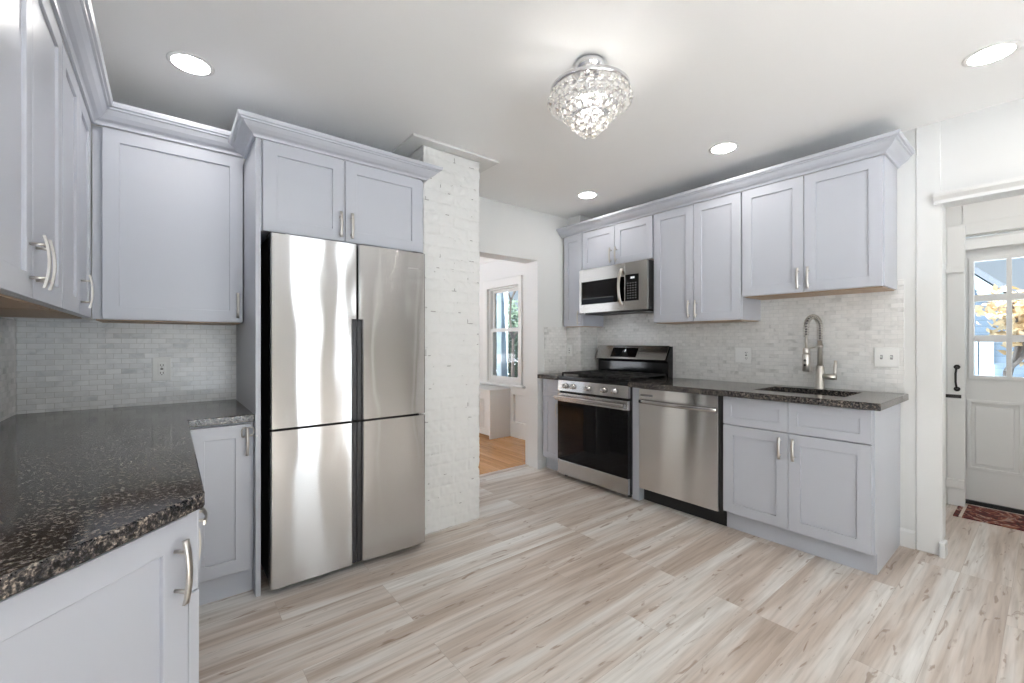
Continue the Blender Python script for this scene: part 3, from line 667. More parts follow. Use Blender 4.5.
# ---------------- range wall: base
BX = 2.846; TK = 0.058
def base_box(t, w, d, holes=False):
    MB().box(0, w, 0.0205, d, 0.115, 0.874).build('body', 'cab', t, bevel=0.001, seg=1)
t = empty('base_cabinet', 'sink base cabinet with two doors under two false drawer fronts', 'cabinet', (BX, 1.352, 0), -PI/2)
W = 1.352-0.586
mb = MB(); mb.slab([0, W], [0.0205, 0.60], [(0.02, W-0.02, 0.04, 0.58)], 0.115, 0.874, XYZ); mb.box(0.02, W-0.02, 0.04, 0.58, 0.115, 0.135)
mb.build('body', 'cab', t, bevel=0.001, seg=1)
MB().box(0, W, TK, TK+0.016, 0, 0.114).build('toe_kick', 'cab', t)
for a, b, hx in ((0.002, 0.3785, 0.340), (0.3815, W-0.002, 0.412)):
    shaker('drawer', t, a, b, 0.692, 0.868, st=0.048)
    d = shaker('door', t, a, b, 0.122, 0.686, st=0.062); arch_pull(d, hx-a, 0.475, L=0.13)
MB().prism([(0.0205, 0.115), (0.0205, 0.874), (0.6125, 0.874), (0.6125, 0.0), (0.064, 0.0), (0.064, 0.115)], W+0.0005, W+0.008, axis=0).build('end_panel', 'cab', t, bevel=0.0008, seg=1)
# narrow cabinet left of the stove
t = empty('base_cabinet', 'narrow base cabinet squeezed between doorway and stove', 'cabinet', (BX, 3.098, 0), -PI/2)
base_box(t, 0.262, 0.34)
MB().box(0, 0.262, TK, TK+0.016, 0, 0.114).build('toe_kick', 'cab', t)
shaker('drawer', t, 0.018, 0.258, 0.716, 0.868, st=0.045); d = shaker('door', t, 0.018, 0.258, 0.122, 0.710, st=0.055); arch_pull(d, 0.205, 0.47)
# filler between stove and dishwasher
o = MB().box(BX, BX+0.58, 1.994, 2.0545, 0.0, 0.874).build('filler_panel', 'cab', bevel=0.001); tag(o, 'light grey filler strip between stove and dishwasher', 'panel')

# counters with the sink cut-out
SY0, SY1, SX0, SX1 = 0.735, 1.215, 2.985, 3.325
mb = MB().slab([2.788, XR-0.0005], [0.540, 2.0555], [(SX0, SX1, SY0, SY1)], 0.876, 0.914, XYZ)
tag(mb.build('countertop', 'granite', bevel=0.004), 'dark granite counter with the sink, right of the stove', 'countertop')
mb = MB().prism([(2.795, 2.832), (2.795, YF-0.001), (3.199, YF-0.001), (3.199, 2.925), (XR-0.001, 2.925), (XR-0.001, 2.832)], 0.876, 0.914)
tag(mb.build('countertop', 'granite', bevel=0.004), 'small dark granite counter piece left of the stove', 'countertop')
# sink
t = empty('kitchen_sink', 'undermount stainless steel sink below the spring faucet', 'sink', ((SX0+SX1)/2, (SY0+SY1)/2, 0.876))
a, b = (SX1-SX0)/2, (SY1-SY0)/2
mb = MB(); mb.slab([-a-0.012, a+0.012], [-b-0.015, b+0.015], [(-a, a, -b, b)], -0.004, -0.0005, XYZ)
for (x0, x1, y0, y1) in ((-a-0.003, -a, -b-0.003, b+0.003), (a, a+0.003, -b-0.003, b+0.003), (-a, a, -b-0.003, -b), (-a, a, b, b+0.003)): mb.box(x0, x1, y0, y1, -0.21, -0.004)
mb.box(-a-0.003, a+0.003, -b-0.003, b+0.003, -0.213, -0.21)
mb.build('basin', 'sinksteel', t)
MB().lathe([(0.04, 0.0), (0.042, 0.003), (0.03, 0.004), (0.012, 0.001)], (0.02, 0, -0.21), n=20).build('drain', 'chrome', t)
# faucet
FXc, FYc = 3.375, 0.965
t = empty('kitchen_faucet', 'tall brushed nickel spring spout faucet behind the sink', 'faucet', (FXc, FYc, 0.914))
MB().lathe([(0.030, 0.0), (0.030, 0.004), (0.025, 0.010), (0.0245, 0.146), (0.020, 0.152)], n=24).build('base', 'nickel', t)
MB().lathe([(0.0145, 0.150), (0.0145, 0.272), (0.019, 0.274), (0.019, 0.290), (0.0145, 0.292), (0.014, 0.320)], n=20).build('post', 'nickel', t)
ux, uy = -0.965, 0.262        # spout swings towards the sink
R_ = 0.070
path = [(0, 0, 0.320+0.085*i/6) for i in range(7)] + [(ux*(R_-R_*math.cos(a)), uy*(R_-R_*math.cos(a)), 0.405+R_*math.sin(a)) for a in [PI*i/16 for i in range(1, 17)]]
path += [(ux*2*R_, uy*2*R_, 0.405-0.06*i/3) for i in range(1, 4)]
hose = [(ux*2*R_, uy*2*R_, 0.350), (ux*2*R_, uy*2*R_, 0.265)]
MB().tube(path, 0.0055, n=10).build('spout', 'strip', t)
def resample(P, m):
    P = [Vector(p) for p in P]; L = [0]
    for a, b in zip(P, P[1:]): L.append(L[-1]+(b-a).length)
    out = []
    for i in range(m):
        s = L[-1]*i/(m-1); k = max(j for j in range(len(L)) if L[j] <= s+1e-9); k = min(k, len(P)-2)
        out.append(P[k].lerp(P[k+1], (s-L[k])/(L[k+1]-L[k])))
    return out
turns = 22; rs = resample(path, turns*14+1); coil = []
side = Vector((uy, -ux, 0)).normalized()
for i, p in enumerate(rs):
    d = (rs[min(i+1, len(rs)-1)]-rs[max(i-1, 0)]).normalized(); q = d.cross(side).normalized(); a = 2*PI*i/14
    coil.append(p+(side*math.cos(a)+q*math.sin(a))*0.0135)
MB().tube(coil, 0.0034, n=6).build('spring', 'nickel', t)
MB().tube(hose, 0.008, n=10).build('hose', 'nickel', t)
sp = MB().lathe([(0.014, 0.272), (0.019, 0.268), (0.019, 0.236), (0.016, 0.232)], (ux*2*R_, uy*2*R_, 0), n=20); sp.lathe([(0.020, 0.230), (0.022, 0.226), (0.022, 0.122), (0.018, 0.118)], (ux*2*R_, uy*2*R_, 0), n=20)
s = sp.build('sprayer', 'nickel', t)
bm_ = MB()
for zz in (0.160, 0.190): bm_.lathe([(0.008, -0.0235), (0.008, -0.019)], (ux*2*R_, uy*2*R_, zz), n=12, axis=0)
bm_.build('spray_button', 'blackmatte', s)
MB().tube([(0, 0, 0.282), (ux*2*R_, uy*2*R_, 0.262)], 0.005, n=8).build('docking_arm', 'nickel', t)
lv = MB().tube([(0, -0.010, 0.082), (0, -0.090, 0.082)], 0.019, n=16); lv.tube([(0, -0.080, 0.085), (0, -0.082, 0.110), (-0.002, -0.085, 0.190)], [0.0095, 0.0095, 0.008], n=10)
lv.build('lever', 'nickel', t)

# ---------------- dishwasher
t = empty('dishwasher', 'stainless steel dishwasher between stove and sink cabinet', 'dishwasher', (BX, 1.991, 0), -PI/2)
W = 0.612
MB().box(0.0, W+0.024, 0.012, 0.57, 0.108, 0.872).build('body', 'blackmatte', t)
MB().prism([(0.0, 0.03), (0.0, 0.003), (0.004, -0.008), (W-0.004, -0.008), (W, 0.003), (W, 0.03)], 0.106, 0.868).build('door', 'dwsteel', t, bevel=0.001)
MB().box(0.0, W+0.024, 0.060, 0.075, 0.0, 0.107).build('toe_kick', 'blackmatte', t)
hb = MB(); 
pr = []
n = 14; rows = []
for i in range(n+1):
    s = -1+2*i/n; x = W/2+s*(W/2-0.008); y = -0.018-0.020*(1-s*s); 
    rows.append([hb.bm.verts.new(p) for p in ((x, y, 0.757), (x, y-0.006, 0.762), (x, y-0.006, 0.782), (x, y, 0.788), (x, y+0.008, 0.782), (x, y+0.008, 0.762))])
for a, b in zip(rows, rows[1:]):
    for k in range(6): hb.bm.faces.new((a[k], a[(k+1) % 6], b[(k+1) % 6], b[k])).smooth = True
hb.bm.faces.new(rows[0][::-1]); hb.bm.faces.new(rows[-1])
for x in (0.008, W-0.030): hb.box(x, x+0.022, -0.022, -0.006, 0.757, 0.788)
hb.build('handle', 'steel', t)
MB().box(0.014, 0.120, -0.0092, -0.0079, 0.812, 0.828).build('badge', 'key', t)

# ---------------- range
SYL = 2.829; W = SYL-2.057
SXF = 2.790
t = empty('gas_range', 'freestanding stainless gas stove with five knobs and black oven glass', 'stove', (SXF, SYL, 0), -PI/2)
MB().box(0.0, W, 0.034, 0.64, 0.030, 0.880).build('body', 'black', t, bevel=0.002)
for x in (0.04, W-0.04):
    for y in (0.08, 0.58): MB().lathe([(0.018, 0.0), (0.018, 0.012), (0.010, 0.031)], (x, y, 0), n=12).build('foot', 'blackmatte', t)
MB().box(0.002, W-0.002, 0.004, 0.033, 0.034, 0.160).build('drawer', 'steel', t, bevel=0.003)
dr = MB().box(0.002, W-0.002, 0.002, 0.033, 0.166, 0.690).build('oven_door', 'glassblack', t, bevel=0.002)
MB().box(0.002, W-0.002, 0.0, 0.033, 0.691, 0.765).build('door_trim', 'steel', dr, bevel=0.002)
hb = MB().prism([(-0.052, 0.716), (-0.058, 0.722), (-0.058, 0.738), (-0.052, 0.744), (-0.040, 0.744), (-0.036, 0.738), (-0.036, 0.722), (-0.040, 0.716)], 0.008, W-0.008, axis=0)
for x in (0.012, W-0.034): hb.box(x, x+0.022, -0.042, 0.001, 0.704, 0.742)
hb.build('handle', 'steel', dr, bevel=0.002)
# window border: a slightly lighter pane inside the glass door
MB().box(0.10, W-0.10, 0.0012, 0.0022, 0.25, 0.62).build('window', 'glassblack', dr)
cp_ = MB().prism([(0.034, 0.785), (0.000, 0.785), (0.012, 0.880), (0.034, 0.880)], 0.0, W, axis=0).build('control_panel', 'steel', t, bevel=0.0015)
KY = []
for px, py in ((565.2, 385.1), (574.0, 385.8), (589.0, 387.9), (604.3, 389.4), (615.6, 390.7)): KY.append((px, py))
for fx in (0.100, 0.192, 0.360, 0.532, 0.640):
    k = MB().lathe([(0.024, 0.004), (0.025, -0.004), (0.021, -0.007), (0.019, -0.026), (0.017, -0.029), (0.0, -0.029)], (fx*W/0.772, 0.006, 0.832), n=20, axis=1).build('knob', 'steel', t)
    MB().box(fx*W/0.772-0.002, fx*W/0.772+0.002, -0.0245, -0.0225, 0.834, 0.850).build('pointer', 'slot', k)
MB().box(-0.001, W+0.001, 0.010, 0.64, 0.8805, 0.918).build('cooktop', 'black', t, bevel=0.005)
for (x, y, r) in ((0.16, 0.17, 0.045), (0.16, 0.43, 0.035), (W/2, 0.30, 0.05), (W-0.16, 0.17, 0.04), (W-0.16, 0.43, 0.045)):
    MB().lathe([(r, 0.918), (r, 0.924), (r*0.8, 0.928), (r*0.8, 0.933), (r*0.5, 0.935)], (x, y, 0), n=24).build('burner', 'iron', t)
for (x0, x1) in ((0.016, W/3-0.003), (W/3+0.003, 2*W/3-0.003), (2*W/3+0.003, W-0.016)):
    g = MB(); zt0, zt1 = 0.936, 0.950; bw = 0.005
    y0, y1 = 0.045, 0.560
    for x in (x0+bw, (x0+x1)/2, x1-bw): g.box(x-bw, x+bw, y0, y1, zt0, zt1)
    for y in (y0+bw, 0.17, 0.302, 0.43, y1-bw): g.box(x0, x1, y-bw, y+bw, zt0, zt1)
    for x in (x0+bw, x1-bw):
        for y in (y0+bw, y1-bw): g.box(x-0.007, x+0.007, y-0.007, y+0.007, 0.918, zt0)
    g.build('grate', 'iron', t, bevel=0.0015, seg=1)
# back guard: steel console leaning back over a black riser
y0 = 0.530
MB().prism([(y0+0.035, 0.9185), (y0+0.11, 0.9185), (y0+0.11, 1.185), (y0+0.078, 1.185), (y0+0.004, 1.062), (y0+0.034, 1.045)], 0.002, W-0.002, axis=0).build('back_guard', 'black', t, bevel=0.002)
con = MB().prism([(y0-0.004, 1.070), (y0+0.002, 1.065), (y0+0.076, 1.189), (y0+0.072, 1.192), (y0+0.066, 1.190)], 0.0, W-0.010, axis=0).build('console', 'steel', t, bevel=0.001)
def on_console(name, x0, x1, a, b, m, lift, parent):
    P = lambda f, k: (y0-0.004+0.070*f-k*0.86, 1.070+0.120*f+k*0.5)
    p = [P(a, 0.0), P(a, lift), P(b, lift), P(b, 0.0)]
    return MB().prism(p, x0, x1, axis=0).build(name, m, parent)
disp = on_console('display', 0.175, 0.460, 0.13, 0.84, 'glassblack', 0.0012, con)
on_console('clock_digit', 0.318, 0.332, 0.52, 0.72, 'display', 0.0018, disp)
on_console('clock_digit', 0.300, 0.305, 0.48, 0.66, 'key', 0.0018, disp)

# ---------------- microwave
MXF = 3.052
t = empty('microwave', 'over the range stainless microwave with curved handle', 'microwave', (MXF, 2.800, 1.494), -PI/2)
W = 2.800-2.061; H = 0.404
MB().box(0.004, W-0.001, 0.022, XR-MXF-0.0095, 0.004, H).build('body', 'blackmatte', t, bevel=0.002)
dv = 0.520
mb = MB().slab([0, dv-0.001], [0.0, H], [(0.024, dv-0.080, 0.078, H-0.115)], 0.0, 0.021, lambda u, v, w: (u, w, v))
do = mb.build('door', 'mwsteel', t, bevel=0.0012, seg=1)
MB().box(0.0245, dv-0.0805, 0.004, 0.020, 0.0785, H-0.1155).build('window', 'glassblack', do)
mb = MB().slab([dv+0.001, W], [0.0, H], [(dv+0.002, W-0.082, 0.078, H-0.105)], 0.0, 0.021, lambda u, v, w: (u, w, v))
pn = mb.build('front_frame', 'mwsteel', t, bevel=0.0012, seg=1)
MB().box(dv-0.076, dv-0.004, 0.0, 0.0035, 0.0785, H-0.1155).build('door_edge', 'glassblack', do)
kp = MB().box(dv+0.0025, W-0.0825, 0.003, 0.020, 0.0785, H-0.1055).build('control_panel', 'glassblack', t)
MB().box(dv+0.056, dv+0.094, 0.002, 0.0035, 0.264, 0.280).build('clock_display', 'display', kp)
kx = MB()
for r in range(7):
    for c in range(4): kx.box(dv+0.022+c*0.026, dv+0.034+c*0.026, 0.0024, 0.0034, 0.098+r*0.021, 0.104+r*0.021)
kx.build('keypad', 'key', kp)
# bowed bar handle
hb = MB(); rows = []; xh = dv-0.030
for i in range(17):
    s = -1+2*i/16; z = H/2+s*0.155; y = -0.012-0.038*(1-s*s)
    rows.append([hb.bm.verts.new((xh+0.013*math.cos(a), y+0.007*math.sin(a), z)) for a in [2*PI*k/10 for k in range(10)]])
for a, b in zip(rows, rows[1:]):
    for k in range(10): hb.bm.faces.new((a[k], a[(k+1) % 10], b[(k+1) % 10], b[k])).smooth = True
hb.bm.faces.new(rows[0][::-1]); hb.bm.faces.new(rows[-1])
for s in (-1, 1): hb.box(xh-0.010, xh+0.010, -0.016, 0.0, H/2+s*0.147-0.010, H/2+s*0.147+0.010)
hb.build('handle', 'nickel', do)
MB().box(0.03, W-0.03, 0.05, 0.30, -0.012, 0.003).build('vent_grille', 'blackmatte', t)

# ---------------- ceiling lights
def can(x, y, label):
    t = empty('recessed_light', label, 'ceiling light', (x, y, CEIL), 0, 'recessed ceiling lights')
    MB().lathe([(0.072, -0.0005), (0.090, -0.0005), (0.090, -0.002), (0.084, -0.0035), (0.072, -0.004)], n=40).build('trim_ring', 'plate', t)
    o = MB().lathe([(0.0715, -0.0008), (0.0715, -0.0042), (0.050, -0.0052), (0.0, -0.0054)], n=40).build('lens', 'lamp', t)
can(0.089, 2.447, 'round recessed ceiling light over the left corner, near the refrigerator')
can(2.826, 0.172, 'round recessed ceiling light nearest the entry opening at the right')
can(2.833, 1.341, 'round recessed ceiling light above the sink and dishwasher')
can(2.824, 2.497, 'round recessed ceiling light farthest off, above the stove')
can(0.089, 1.300, 'round recessed ceiling light over the left counter, out of the picture')
can(4.15, -0.45, 'round ceiling light added unseen to brighten the entry, at its far side from the kitchen cabinets')  # made-up lamp, out of view, lifts the light in the entry
can(4.15, 0.20, 'round ceiling light added unseen to brighten the entry, just above the plank door')  # second added lamp brightening the entry from out of view

# ---------------- crystal flush light
CX, CY = 1.498, 1.312
t = empty('crystal_chandelier', 'small tiered crystal flush mount chandelier with chrome rings', 'chandelier', (CX, CY, CEIL))
MB().lathe([(0.064, -0.0005), (0.066, -0.012), (0.062, -0.034), (0.044, -0.050), (0.016, -0.056)], n=36).build('canopy', 'chrome', t)
MB().tube([(0, 0, -0.045), (0, 0, -0.295)], 0.007, n=12).build('stem', 'chrome', t)
tiers = [(0.174, -0.128), (0.140, -0.152), (0.106, -0.188), (0.068, -0.232)]
for r, z in tiers:
    mb = MB(); n = 48
    a_, b_ = [], []
    prof = [(r-0.003, z-0.010), (r+0.003, z-0.010), (r+0.003, z+0.008), (r-0.003, z+0.008)]
    rg = [[mb.bm.verts.new((q*math.cos(2*PI*k/n), q*math.sin(2*PI*k/n), h)) for q, h in prof] for k in range(n)]
    for k in range(n):
        for j in range(4): mb.bm.faces.new((rg[k][j], rg[(k+1) % n][j], rg[(k+1) % n][(j+1) % 4], rg[k][(j+1) % 4])).smooth = True
    for k in range(3):
        a = 2*PI*k/3+0.3; mb.tube([(0.006*math.cos(a), 0.006*math.sin(a), z-0.001), (r*math.cos(a), r*math.sin(a), z-0.001)], 0.0025, n=6)
    mb.build('ring', 'chrome', t)
counts = (29, 24, 18, 12)
big = None; beads = {}
for (r, z), c in zip(tiers, counts):
    for k in range(c):
        a = 2*PI*k/c
        if 'm' not in beads:
            mb = MB().ball((0, 0, -0.012), 0.0095, 10, 7); mb.ball((0, 0, -0.038), 0.0175, 14, 10)
            o = mb.build('crystal_drop', 'crystal', t); beads['m'] = o
        else:
            o = beads['m'].copy(); COL.objects.link(o); o.parent = t
        o.location = (r*math.cos(a), r*math.sin(a), z-0.010); o.rotation_euler = (0, 0, a)
mb = MB()
for k in range(8): a = 2*PI*k/8; mb.ball((0.048*math.cos(a), 0.048*math.sin(a), -0.296), 0.0175, 14, 10)
for k in range(4): a = 2*PI*k/4; mb.ball((0.024*math.cos(a), 0.024*math.sin(a), -0.316), 0.0175, 14, 10)
mb.build('crystal_cluster', 'crystal', t)
for k in range(3):
    a = 2*PI*k/3+1.2
    MB().lathe([(0.008, -0.132), (0.012, -0.138), (0.013, -0.160), (0.010, -0.168)], (0.042*math.cos(a), 0.042*math.sin(a), 0), n=14).build('bulb_socket', 'plate', t)
    MB().ball((0.042*math.cos(a), 0.042*math.sin(a), -0.195), 0.016, 14, 10, scale=(1, 1, 1.6)).build('bulb', 'bulb', t)

# ------------------------------------------------------------------ the entry beyond the opening
EX = 4.75
struct(MB().slab([-1.4, 1.0], [0, CEIL], [(-0.36, 0.58, 0, 2.02)], EX, EX+0.12, lambda u, v, w: (w, u, v)).build('wall_entry_front', 'trim'))
struct(MB().box(XR+0.12, EX, 0.62, 0.74, 0, CEIL).build('wall_entry_left', 'wall'))
struct(MB().box(XR+0.12, EX, -1.24, -1.12, 0, CEIL).build('wall_entry_right', 'wall'))
mb = MB()
struct(MB().box(EX-0.030, EX, -1.12, 0.62, 2.030, 2.120).build('trim_9', 'trim', bevel=0.004))
mb = MB()
for a, b in ((0.62, 0.438), (0.434, 0.110), (0.106, -0.22), (-0.224, -0.55), (-0.554, -0.88)): mb.box(EX-0.012, EX, b, a, 2.121, CEIL-0.001)
struct(mb.build('trim_10', 'trim', bevel=0.003))
# exterior door with nine lites
t = empty('entry_door', 'white exterior door with nine lite window and raised panels', 'door', (EX+0.004, 0.572, 0), -PI/2)
W = 0.925
gy0, gz0, gz1 = 0.197, 0.972, 1.828; gw = 0.160; mu_ = 0.027
holes = [(gy0, gy0+3*gw+2*mu_, gz0, gz1)]
mb = MB().slab([0, W], [0.030, 2.012], holes, 0.0, 0.045, lambda u, v, w: (u, w, v))
mb.build('slab', 'trim', t, bevel=0.002)
fr = MB(); g1, g0 = gy0+3*gw+2*mu_, gy0
fr.slab([g0-0.028, g1+0.028], [gz0-0.028, gz1+0.028], [(g0, g1, gz0, gz1)], -0.012, 0.0, lambda u, v, w: (u, w, v))
hz = (gz1-gz0-2*0.050)/3
for i in (1, 2):
    fr.box(g0+i*gw+(i-1)*mu_, g0+i*(gw+mu_), -0.008, 0.02, gz0, gz1); fr.box(g0, g1, -0.0075, 0.019, gz0+i*hz+(i-1)*0.05, gz0+i*(hz+0.05))
f = fr.build('window_frame', 'trim', t, bevel=0.003)
MB().box(g0, g1, 0.022, 0.027, gz0, gz1).build('window_pane', 'glass', f)
for a, b in ((0.160, 0.440), (0.500, 0.780)):
    pn = MB(); pn.slab([a, b], [0.265, 0.790], [(a+0.022, b-0.022, 0.287, 0.768)], -0.012, 0.0, lambda u, v, w: (u, w, v))
    pn.box(a+0.045, b-0.045, -0.010, 0.0, 0.310, 0.745); pn.build('raised_panel', 'trim', t, bevel=0.003)
MB().box(0.02, W-0.02, -0.016, 0.05, 0.0005, 0.028).build('threshold', 'blackmatte', t, bevel=0.003)
bl = MB().box(0.12, W-0.12, -0.040, -0.0005, 1.918, 1.990)
tag(bl.build('window_blind', 'plate', None, bevel=0.004, loc=(EX+0.004, 0.572, 0), rotz=-PI/2), 'white rolled up blind headrail above the entry door window', 'blind')
# plank door folded back beside it
t = empty('plank_door', 'narrow white plank door with black iron handle beside the entry door', 'door', (4.60, 0.600, 0), -PI/2)
W = 0.600-0.409
mb = MB()
for a, b in ((0.0, 0.095), (0.097, W)): mb.box(a, b, 0.0, 0.030, 0.004, 2.086)
mb.build('planks', 'trim', t, bevel=0.003)
for a, b in ((0.135, 0.202), (0.785, 0.800), (1.74, 1.78)): MB().box(0.0, W-0.003, -0.016, -0.0002, a, b).build('rail', 'trim', t, bevel=0.002)
hm = MB(); hx = W-0.041
hm.tube([(hx, -0.002, 1.038), (hx, -0.030, 1.030), (hx-0.004, -0.036, 0.99), (hx-0.004, -0.036, 0.93), (hx, -0.030, 0.885), (hx, -0.002, 0.876)], 0.0065, n=10)
for z in (1.038, 0.874): hm.lathe([(0.018, 0.0), (0.018, -0.004), (0.012, -0.007)], (hx, 0, z), n=16, axis=1)
hm.build('handle', 'ironblk', t)['label'] = 'black iron pull handle'
MB().prism([(0.072, 0.812), (0.076, 0.807), (W-0.018, 0.807), (W-0.018, 0.832), (0.076, 0.832), (0.072, 0.827)], -0.012, -0.0005, axis=1).build('latch', 'ironblk', t, bevel=0.002)['label'] = 'black iron latch bar'
# rug
mb = MB().box(4.325, EX-0.06, -0.55, 0.444, 0.0005, 0.008)
tag(mb.build('door_mat', 'rug', bevel=0.002), 'dark red patterned mat on the floor before the entry door', 'rug')

# ------------------------------------------------------------------ the next room through the doorway
NX = 3.536
struct(MB().box(-0.6, 5.0, YF+0.17, 7.2, -0.10, 0.0).build('floor_next_room', 'oak'))
struct(MB().box(-0.6, 5.0, YF+0.14, 7.2, CEIL, CEIL+0.1).build('ceiling_next_room', 'ceil'))
WY0, WY1, WZ0, WZ1 = 4.275, 4.965, 0.690, 1.965
struct(MB().slab([YF+0.18, 7.2], [0, CEIL], [(WY0, WY1, WZ0, WZ1), (5.6, 6.5, WZ0, WZ1)], NX, NX+0.14, lambda u, v, w: (w, u, v)).build('wall_next_room_right', 'wall'))
struct(MB().slab([-0.6, NX], [0, CEIL], [(1.3, 1.9, 0.8, 2.0)], 7.08, 7.2, lambda u, v, w: (u, w, v)).build('wall_next_room_back', 'wall'))  # opening added out of view to let cool skylight in
struct(MB().slab([YF+0.18, 7.2], [0, CEIL], [(3.8, 6.2, 0.6, 2.1)], -0.6, -0.48, lambda u, v, w: (w, u, v)).build('wall_next_room_left', 'wall'))  # wide unseen opening added to bring daylight into this room
struct(MB().sweep([(0.0, 2.35), (0.012, 2.35), (0.03, 2.38), (0.07, 2.43), (0.09, 2.47), (0.09, 2.484), (0, 2.484)], [(NX, 7.07), (NX, YF+0.185)]).build('trim_11', 'trim'))
struct(MB().slab([YF+0.18, 4.42], [0.0, 0.64], [(YF+0.30, 4.36, 0.20, 0.55)], NX-0.034, NX, lambda u, v, w: (w, u, v)).build('trim_12', 'trim', bevel=0.003))
struct(MB().slab([WY0-0.065, WY1+0.10], [WZ0-0.02, WZ1+0.11], [(WY0, WY1, WZ0-0.02, WZ1)], NX-0.022, NX-0.0005, lambda u, v, w: (w, u, v)).build('trim_13', 'trim', bevel=0.004))
struct(MB().box(NX-0.055, NX-0.0005, WY0-0.13, WY1+0.13, WZ0-0.048, WZ0-0.021).build('trim_14', 'trim', bevel=0.006))
def sash_window(n, y0, y1):
    f = struct(MB().slab([y0, y1], [WZ0, WZ1], [(y0+0.025, y1-0.025, WZ0+0.02, WZ1-0.02)], NX+0.02, NX+0.10, lambda u, v, w: (w, u, v)).build('window_%d' % n, 'trim', bevel=0.003))
    zm = 1.385
    for nm, z0, z1, x in (('sash', WZ0+0.021, zm+0.02, NX+0.030), ('sash', zm-0.018, WZ1-0.021, NX+0.066)):
        s = MB().slab([y0+0.026, y1-0.026], [z0, z1], [(y0+0.066, y1-0.066, z0+0.05, z1-0.04)], x, x+0.030, lambda u, v, w: (w, u, v)).build(nm, 'trim', f, bevel=0.003)
        MB().box(x+0.012, x+0.016, y0+0.066, y1-0.066, z0+0.05, z1-0.04).build('pane', 'glass', s)
sash_window(1, WY0, WY1); sash_window(2, 5.6, 6.5)
# radiator cover
t = empty('radiator_cover', 'white radiator cover below the window in the next room', 'radiator cover', (3.18, 4.423, 0))
x1 = NX-3.18-0.001; y1 = 1.35
mb = MB(); mb.box(0.0, x1, 0.0, 0.02, 0.0, 0.595); mb.box(0.0, x1, y1-0.02, y1, 0.0, 0.595)
mb.slab([0.02, y1-0.02], [0.045, 0.595], [(0.12, y1-0.12, 0.12, 0.50)], 0.0, 0.018, lambda u, v, w: (w, u, v)); mb.build('body', 'trim', t, bevel=0.003)
MB().box(-0.012, x1, -0.010, y1+0.010, 0.5955, 0.622).build('top', 'trim', t, bevel=0.004)
mb = MB()
for i in range(28): mb.box(0.004, 0.010, 0.125+i*0.0395, 0.145+i*0.0395, 0.121, 0.499)
mb.build('grille', 'trim', t)

# ------------------------------------------------------------------ outdoors
o = struct(MB().box(-40, 60, -50, 60, -0.95, -0.75).build('ground', 'snow'))
# outside the next room's window: porch column, hedge, tree
t = empty('porch_column', 'pale square porch column outside the next room window', 'column', (5.05, 6.62, -0.75))
MB().box(-0.16, 0.16, -0.16, 0.16, 0.0, 0.14).build('base', 'porch', t, bevel=0.01)
MB().box(-0.08, 0.08, -0.08, 0.08, 0.14, 3.35).build('shaft', 'porch', t, bevel=0.01)
MB().box(-0.17, 0.17, -0.17, 0.17, 3.35, 3.5).build('capital', 'porch', t, bevel=0.01)
def leaf_cloud(c, r, n, size, seed, sq=(1, 1, 1)):
    rng = random.Random(seed); mb = MB()
    for _ in range(n):
        d = Vector((rng.gauss(0, 1), rng.gauss(0, 1), rng.gauss(0, 1))).normalized()*(rng.random()**0.4)
        p = Vector(c)+Vector((d.x*r*sq[0], d.y*r*sq[1], d.z*r*sq[2]))
        u = Vector((rng.gauss(0, 1), rng.gauss(0, 1), rng.gauss(0, 1))).normalized(); w = u.orthogonal().normalized(); s = size*(0.6+0.8*rng.random())
        q = u.cross(w)
        vs = [mb.bm.verts.new(p+u*s), mb.bm.verts.new(p+w*s*0.6+q*s*0.15), mb.bm.verts.new(p-u*s), mb.bm.verts.new(p-w*s*0.6+q*s*0.15)]
        mb.bm.faces.new(vs)
    return mb
def tree(name, label, base, h, spread, leafmat, nleaf, lsize, seed, depth=4, cr=None):
    t = empty(name, label, 'tree', base); rng = random.Random(seed); mb = MB(); tips = []
    def grow(p, d, L, r, k):
        q = p+d*L; m_ = p+d*L*0.5+Vector((rng.uniform(-1, 1), rng.uniform(-1, 1), 0))*L*0.06
        mb.tube([p, m_, q], [r, r*0.85, r*0.68], n=6)
        if k == 0: tips.append(q); return
        for i in range(3 if k > 1 else 4):
            nd = (d+Vector((rng.uniform(-1, 1), rng.uniform(-1, 1), rng.uniform(-0.25, 0.7)))*spread).normalized()
            grow(q, nd, L*rng.uniform(0.55, 0.8), r*0.62, k-1)
    grow(Vector((0, 0, 0)), Vector((0, 0, 1)), h*0.30, h*(cr or 0.028), depth)
    mb.build('trunk', 'bark', t)
    if nleaf:
        lm = MB(); rng2 = random.Random(seed+1)
        for _ in range(nleaf):
            p = rng2.choice(tips)+Vector((rng2.gauss(0, 1), rng2.gauss(0, 1), rng2.gauss(0, 0.7)))*h*0.05
            u = Vector((rng2.gauss(0, 1), rng2.gauss(0, 1), rng2.gauss(0, 1))).normalized(); w = u.orthogonal().normalized(); s = lsize*(0.6+0.8*rng2.random()); q = u.cross(w)
            lm.bm.faces.new([lm.bm.verts.new(p+u*s), lm.bm.verts.new(p+w*s*0.6+q*s*0.2), lm.bm.verts.new(p-u*s), lm.bm.verts.new(p-w*s*0.6+q*s*0.2)])
        lm.build('foliage', leafmat, t)
    return t
tree('bare_tree', 'bare winter tree seen through the next room window', (9.0, 11.2, -0.75), 7.0, 0.9, None, 0, 0, 5, 5, 0.011)
mb = leaf_cloud((0, 0, 0), 1.5, 9000, 0.12, 8, (2.6, 2.6, 1.5)); o = mb.build('hedge', 'hedge', loc=(12.6, 15.8, 0.95)); tag(o, 'dark evergreen hedge beyond the next room window', 'hedge')
mb = MB().box(8.6, 10.2, 8, 30, -0.749, -0.735); o = struct(mb.build('road', 'asphalt'))
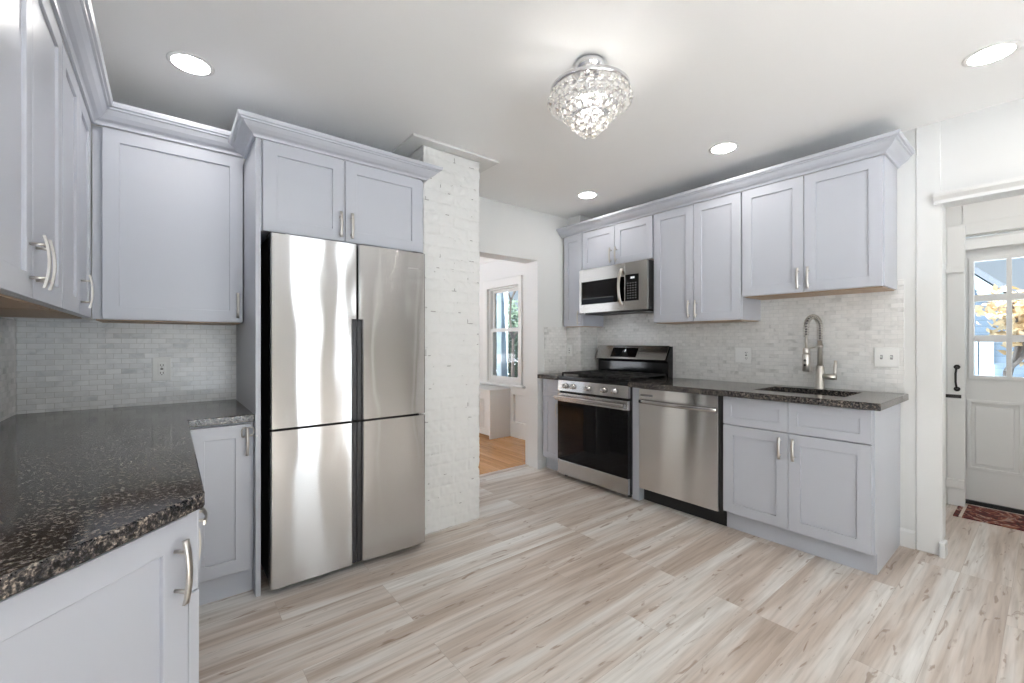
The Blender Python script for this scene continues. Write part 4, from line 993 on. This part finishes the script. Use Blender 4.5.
# unseen building masses, added only to shade what the two windows show
struct(MB().box(5.05, 12.4, 2.7, 5.3, -0.76, 10.6).build('wall_shade_block', 'siding'))
t = empty('shade_building', 'tall grey sided block added out of view on the right to shade the yard', 'building', (13.5, -10.5, -0.75))
MB().box(-6.5, 8.0, -4.0, 4.4, 0.0, 8.2).build('wall', 'siding', t)
MB().prism([(-4.3, 8.2), (4.7, 8.2), (0.2, 10.6)], -6.8, 8.3, axis=0).build('roof', 'roof', t)
# outside the entry door: neighbour house, tan leafed tree, shrub
t = empty('neighbor_house', 'grey blue sided house with white gable trim beyond the entry door', 'house', (13.0, 3.05, -0.75))
hw = 2.75; eave = 2.62; rid = 5.30
MB().prism([(-hw, 0), (hw, 0), (hw, eave), (0, rid), (-hw, eave)], 0.0, 7.0, axis=0).build('wall', 'siding', t)
rk = MB()
for s in (-1, 1):
    rk.prism([(s*0.0, rid+0.14), (s*0.0, rid-0.14), (s*(hw+0.15), eave-0.44), (s*(hw+0.15), eave-0.16)], -0.28, -0.02, axis=0)
rk.build('gable_trim', 'porch', t)
rf = MB()
for s in (-1, 1): rf.prism([(0, rid+0.16), (0, rid+0.30), (s*(hw+0.22), eave-0.05), (s*(hw+0.22), eave-0.19)], -0.32, 7.2, axis=0)
rf.build('roof', 'roof', t)
def hwin(y0, y1, z0, z1):
    f = MB().slab([y0, y1], [z0, z1], [(y0+0.1, y1-0.1, z0+0.1, z1-0.1)], -0.06, -0.002, lambda u, v, w: (w, u, v)).build('window', 'porch', t)
    MB().box(-0.03, -0.004, y0+0.1, y1-0.1, z0+0.1, z1-0.1).build('pane', 'darkwin', f)
hwin(-2.08, -1.80, 0.9, 2.1); hwin(-0.5, 0.5, 3.0, 4.2); hwin(0.6, 1.6, 0.8, 2.3)
MB().box(-0.05, -0.003, -2.30, -2.10, 0.0, 2.1).build('corner_board', 'porch', t)
tree('tan_leaf_tree', 'tan leafed tree between the entry door and the neighbor house', (9.6, 0.50, -0.75), 3.0, 0.70, 'tan', 2600, 0.065, 12)
mb = leaf_cloud((0, 0, 0), 0.9, 2600, 0.06, 3, (0.8, 0.8, 1.0)); o = mb.build('green_shrub', 'shrub', loc=(8.2, -0.36, 0.25)); tag(o, 'rounded dark green shrub outside the entry door', 'shrub')

bpy.context.view_layer.update()
# the angled cabinet's turn goes into its meshes, so that its boxes sit square in the room
root = angled; tr_ = Matrix.Translation(-root.location)
kids = [o for o in root.children_recursive]; mats = [tr_ @ o.matrix_world for o in kids]
root.rotation_euler = (0, 0, 0)
for o, m_ in zip(kids, mats): o.data.transform(m_); o.matrix_basis = Matrix.Identity(4)
bpy.context.view_layer.update()
